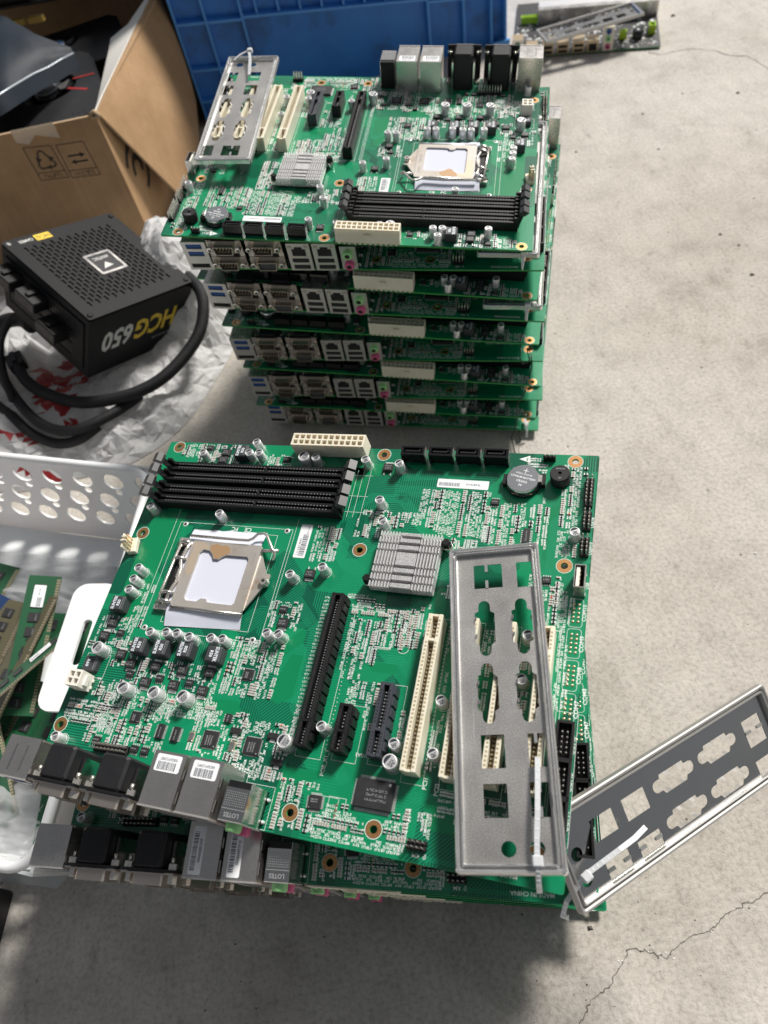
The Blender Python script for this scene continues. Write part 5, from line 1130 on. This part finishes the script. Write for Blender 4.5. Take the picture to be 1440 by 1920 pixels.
p = blk('port_block', 0, 18, 26, 'tan_metal', [], face='tin_shell'); b = MB(); b.M = STAND; b.lathe([(5.4,1.8),(5.4,3)], 16, 'pour_green', 9, 18); b.lathe([(5.4,1.8),(5.4,3)], 16, 'usb_blue', 9, 6); b.build('round_socket', p)
blk('port_block', 23, 42, 14, 'tan_metal', [(25,2,40,9)])
for x in (50, 75, 101): blk('port_block', x, x+19, 18, 'tan_metal', [(x+2,1.5,x+17,6.5),(x+2,9,x+17,14)])
blk('port_block', 124, 143, 17, 'tan_metal', [(127,1.5,140,13)])
p = blk('port_block', 150, 166, 36, 'ivory_plastic', [], 16, 'ivory_plastic')
for z, m_ in ((7,'jack_pink'),(19,'jack_green'),(30,'usb_blue')): b = MB(); b.M = STAND; b.lathe([(4.4,1.8),(4.2,4.4),(2,4.6)], 16, m_, 158, z, capm='hole_dark'); b.build('audio_jack', p)
for x, y, w, d, h in ((178,34,12,9,12),(226,44,11,14,14),(10,118,44,9,11),(62,128,30,8,10)): b = MB(); b.plate(rect(x,y,x+w,y+d), [rect(x+1.4,y+1.4,x+w-1.4,y+d-1.4)], 0, h, 'lime_plastic'); b.box(x+1,y+1,0,x+w-1,y+d-1,h*.5,'lime_plastic'); b.build('lime_socket', mb)
b = MB(); b.lathe([(9,0),(9,12),(8,13)], 20, 'black_gloss', 208, 36); b.text('R', 208, 36, 13.1, 8, 'silk'); b.build('coil', mb)
for x, y in ((232,70),(216,62),(12,40),(20,52),(28,36)): b = MB(); cap(b, 4, 11, 3); b.build('capacitor', mb, T(x,y,0))
b = MB(); b.box(40,110,0,244,122,24,'tin_shell'); b.box(40,122,0,244,160,18,'aluminium'); b.build('heatsink', mb)
SH6 = world_frame((.443,1.262,.036), (.170,.004,.006)) @ Matrix.Translation((.167,0,0)) @ Matrix.Rotation(PI/2, 4, 'Z')
bracket('dull bracket lying on the black motherboard', SH6, BR_POL)

# marks and grit of the concrete: hairline cracks are narrow open seams, grit lies loose
def crack(pts, w0, w1, seed):
    rg = random.Random(seed); b = MB(); P = []
    for i in range(len(pts)-1):
        n = 7
        for k in range(n):
            f = k/n; P.append((pts[i][0]*1000+(pts[i+1][0]-pts[i][0])*1000*f+rg.uniform(-1.3,1.3), pts[i][1]*1000+(pts[i+1][1]-pts[i][1])*1000*f+rg.uniform(-1.3,1.3)))
    for p, q in zip(P, P[1:]): b.strip([p, q], rg.uniform(w0, w1), .4, 'crack_dark')
    b.build('crack', floor)
crack([(.215,.036),(.19,.031),(.173,.028),(.157,.020),(.14,.019),(.121,.011),(.108,.017),(.098,.021),(.088,.012),(.075,.002),(.061,-.003),(.049,-.015),(.03,-.06)], .22, .75, 1)
crack([(.609,1.23),(.624,1.212),(.652,1.213),(.676,1.206),(.702,1.186),(.716,1.158),(.737,1.147),(.744,1.124),(.747,1.098),(.80,1.03)], .5, 1.5, 2)
crack([(.170,.520),(.160,.49),(.152,.47)], .5, .9, 3)
b = MB(); rg = random.Random(21)
def pebble(x, y, r, m): b.add([(x-r,y-r*.6,0),(x+r,y-r*.7,0),(x+r*.8,y+r*.6,0),(x-r*.7,y+r*.8,0),(x,y,r*.9)], [(0,1,4),(1,2,4),(2,3,4),(3,0,4)], m)
for _ in range(150): pebble(rg.uniform(150,1000), rg.uniform(-50,1500), rg.uniform(.4,1.2), 'grit')
for _ in range(40): pebble(rg.uniform(-300,250), rg.uniform(-60,110), rg.uniform(.3,.9), 'grit')
for x, y, r in ((694,1329,4),(676,1051,3),(75,39,2.2),(86,83,1.8),(517,719,2),(506,662,3),(506,747,2.4),(404,1001,2),(529,1057,2),(513,959,2)): pebble(x, y, r, 'grit')
pebble(604, 1085, 2.4, 'chip_pale'); pebble(330, 300, 1.6, 'chip_pale')
for cx, cy in ((.19,.031),(.157,.02),(.121,.011),(.108,.017),(.088,.012),(.061,-.003)):
    for _ in range(5): pebble(cx*1000+rg.uniform(-6,6), cy*1000+rg.uniform(-4,4), rg.uniform(.3,.8), rg.choice(('grit','chip_pale')))
b.build('grit', None, kind='stuff')
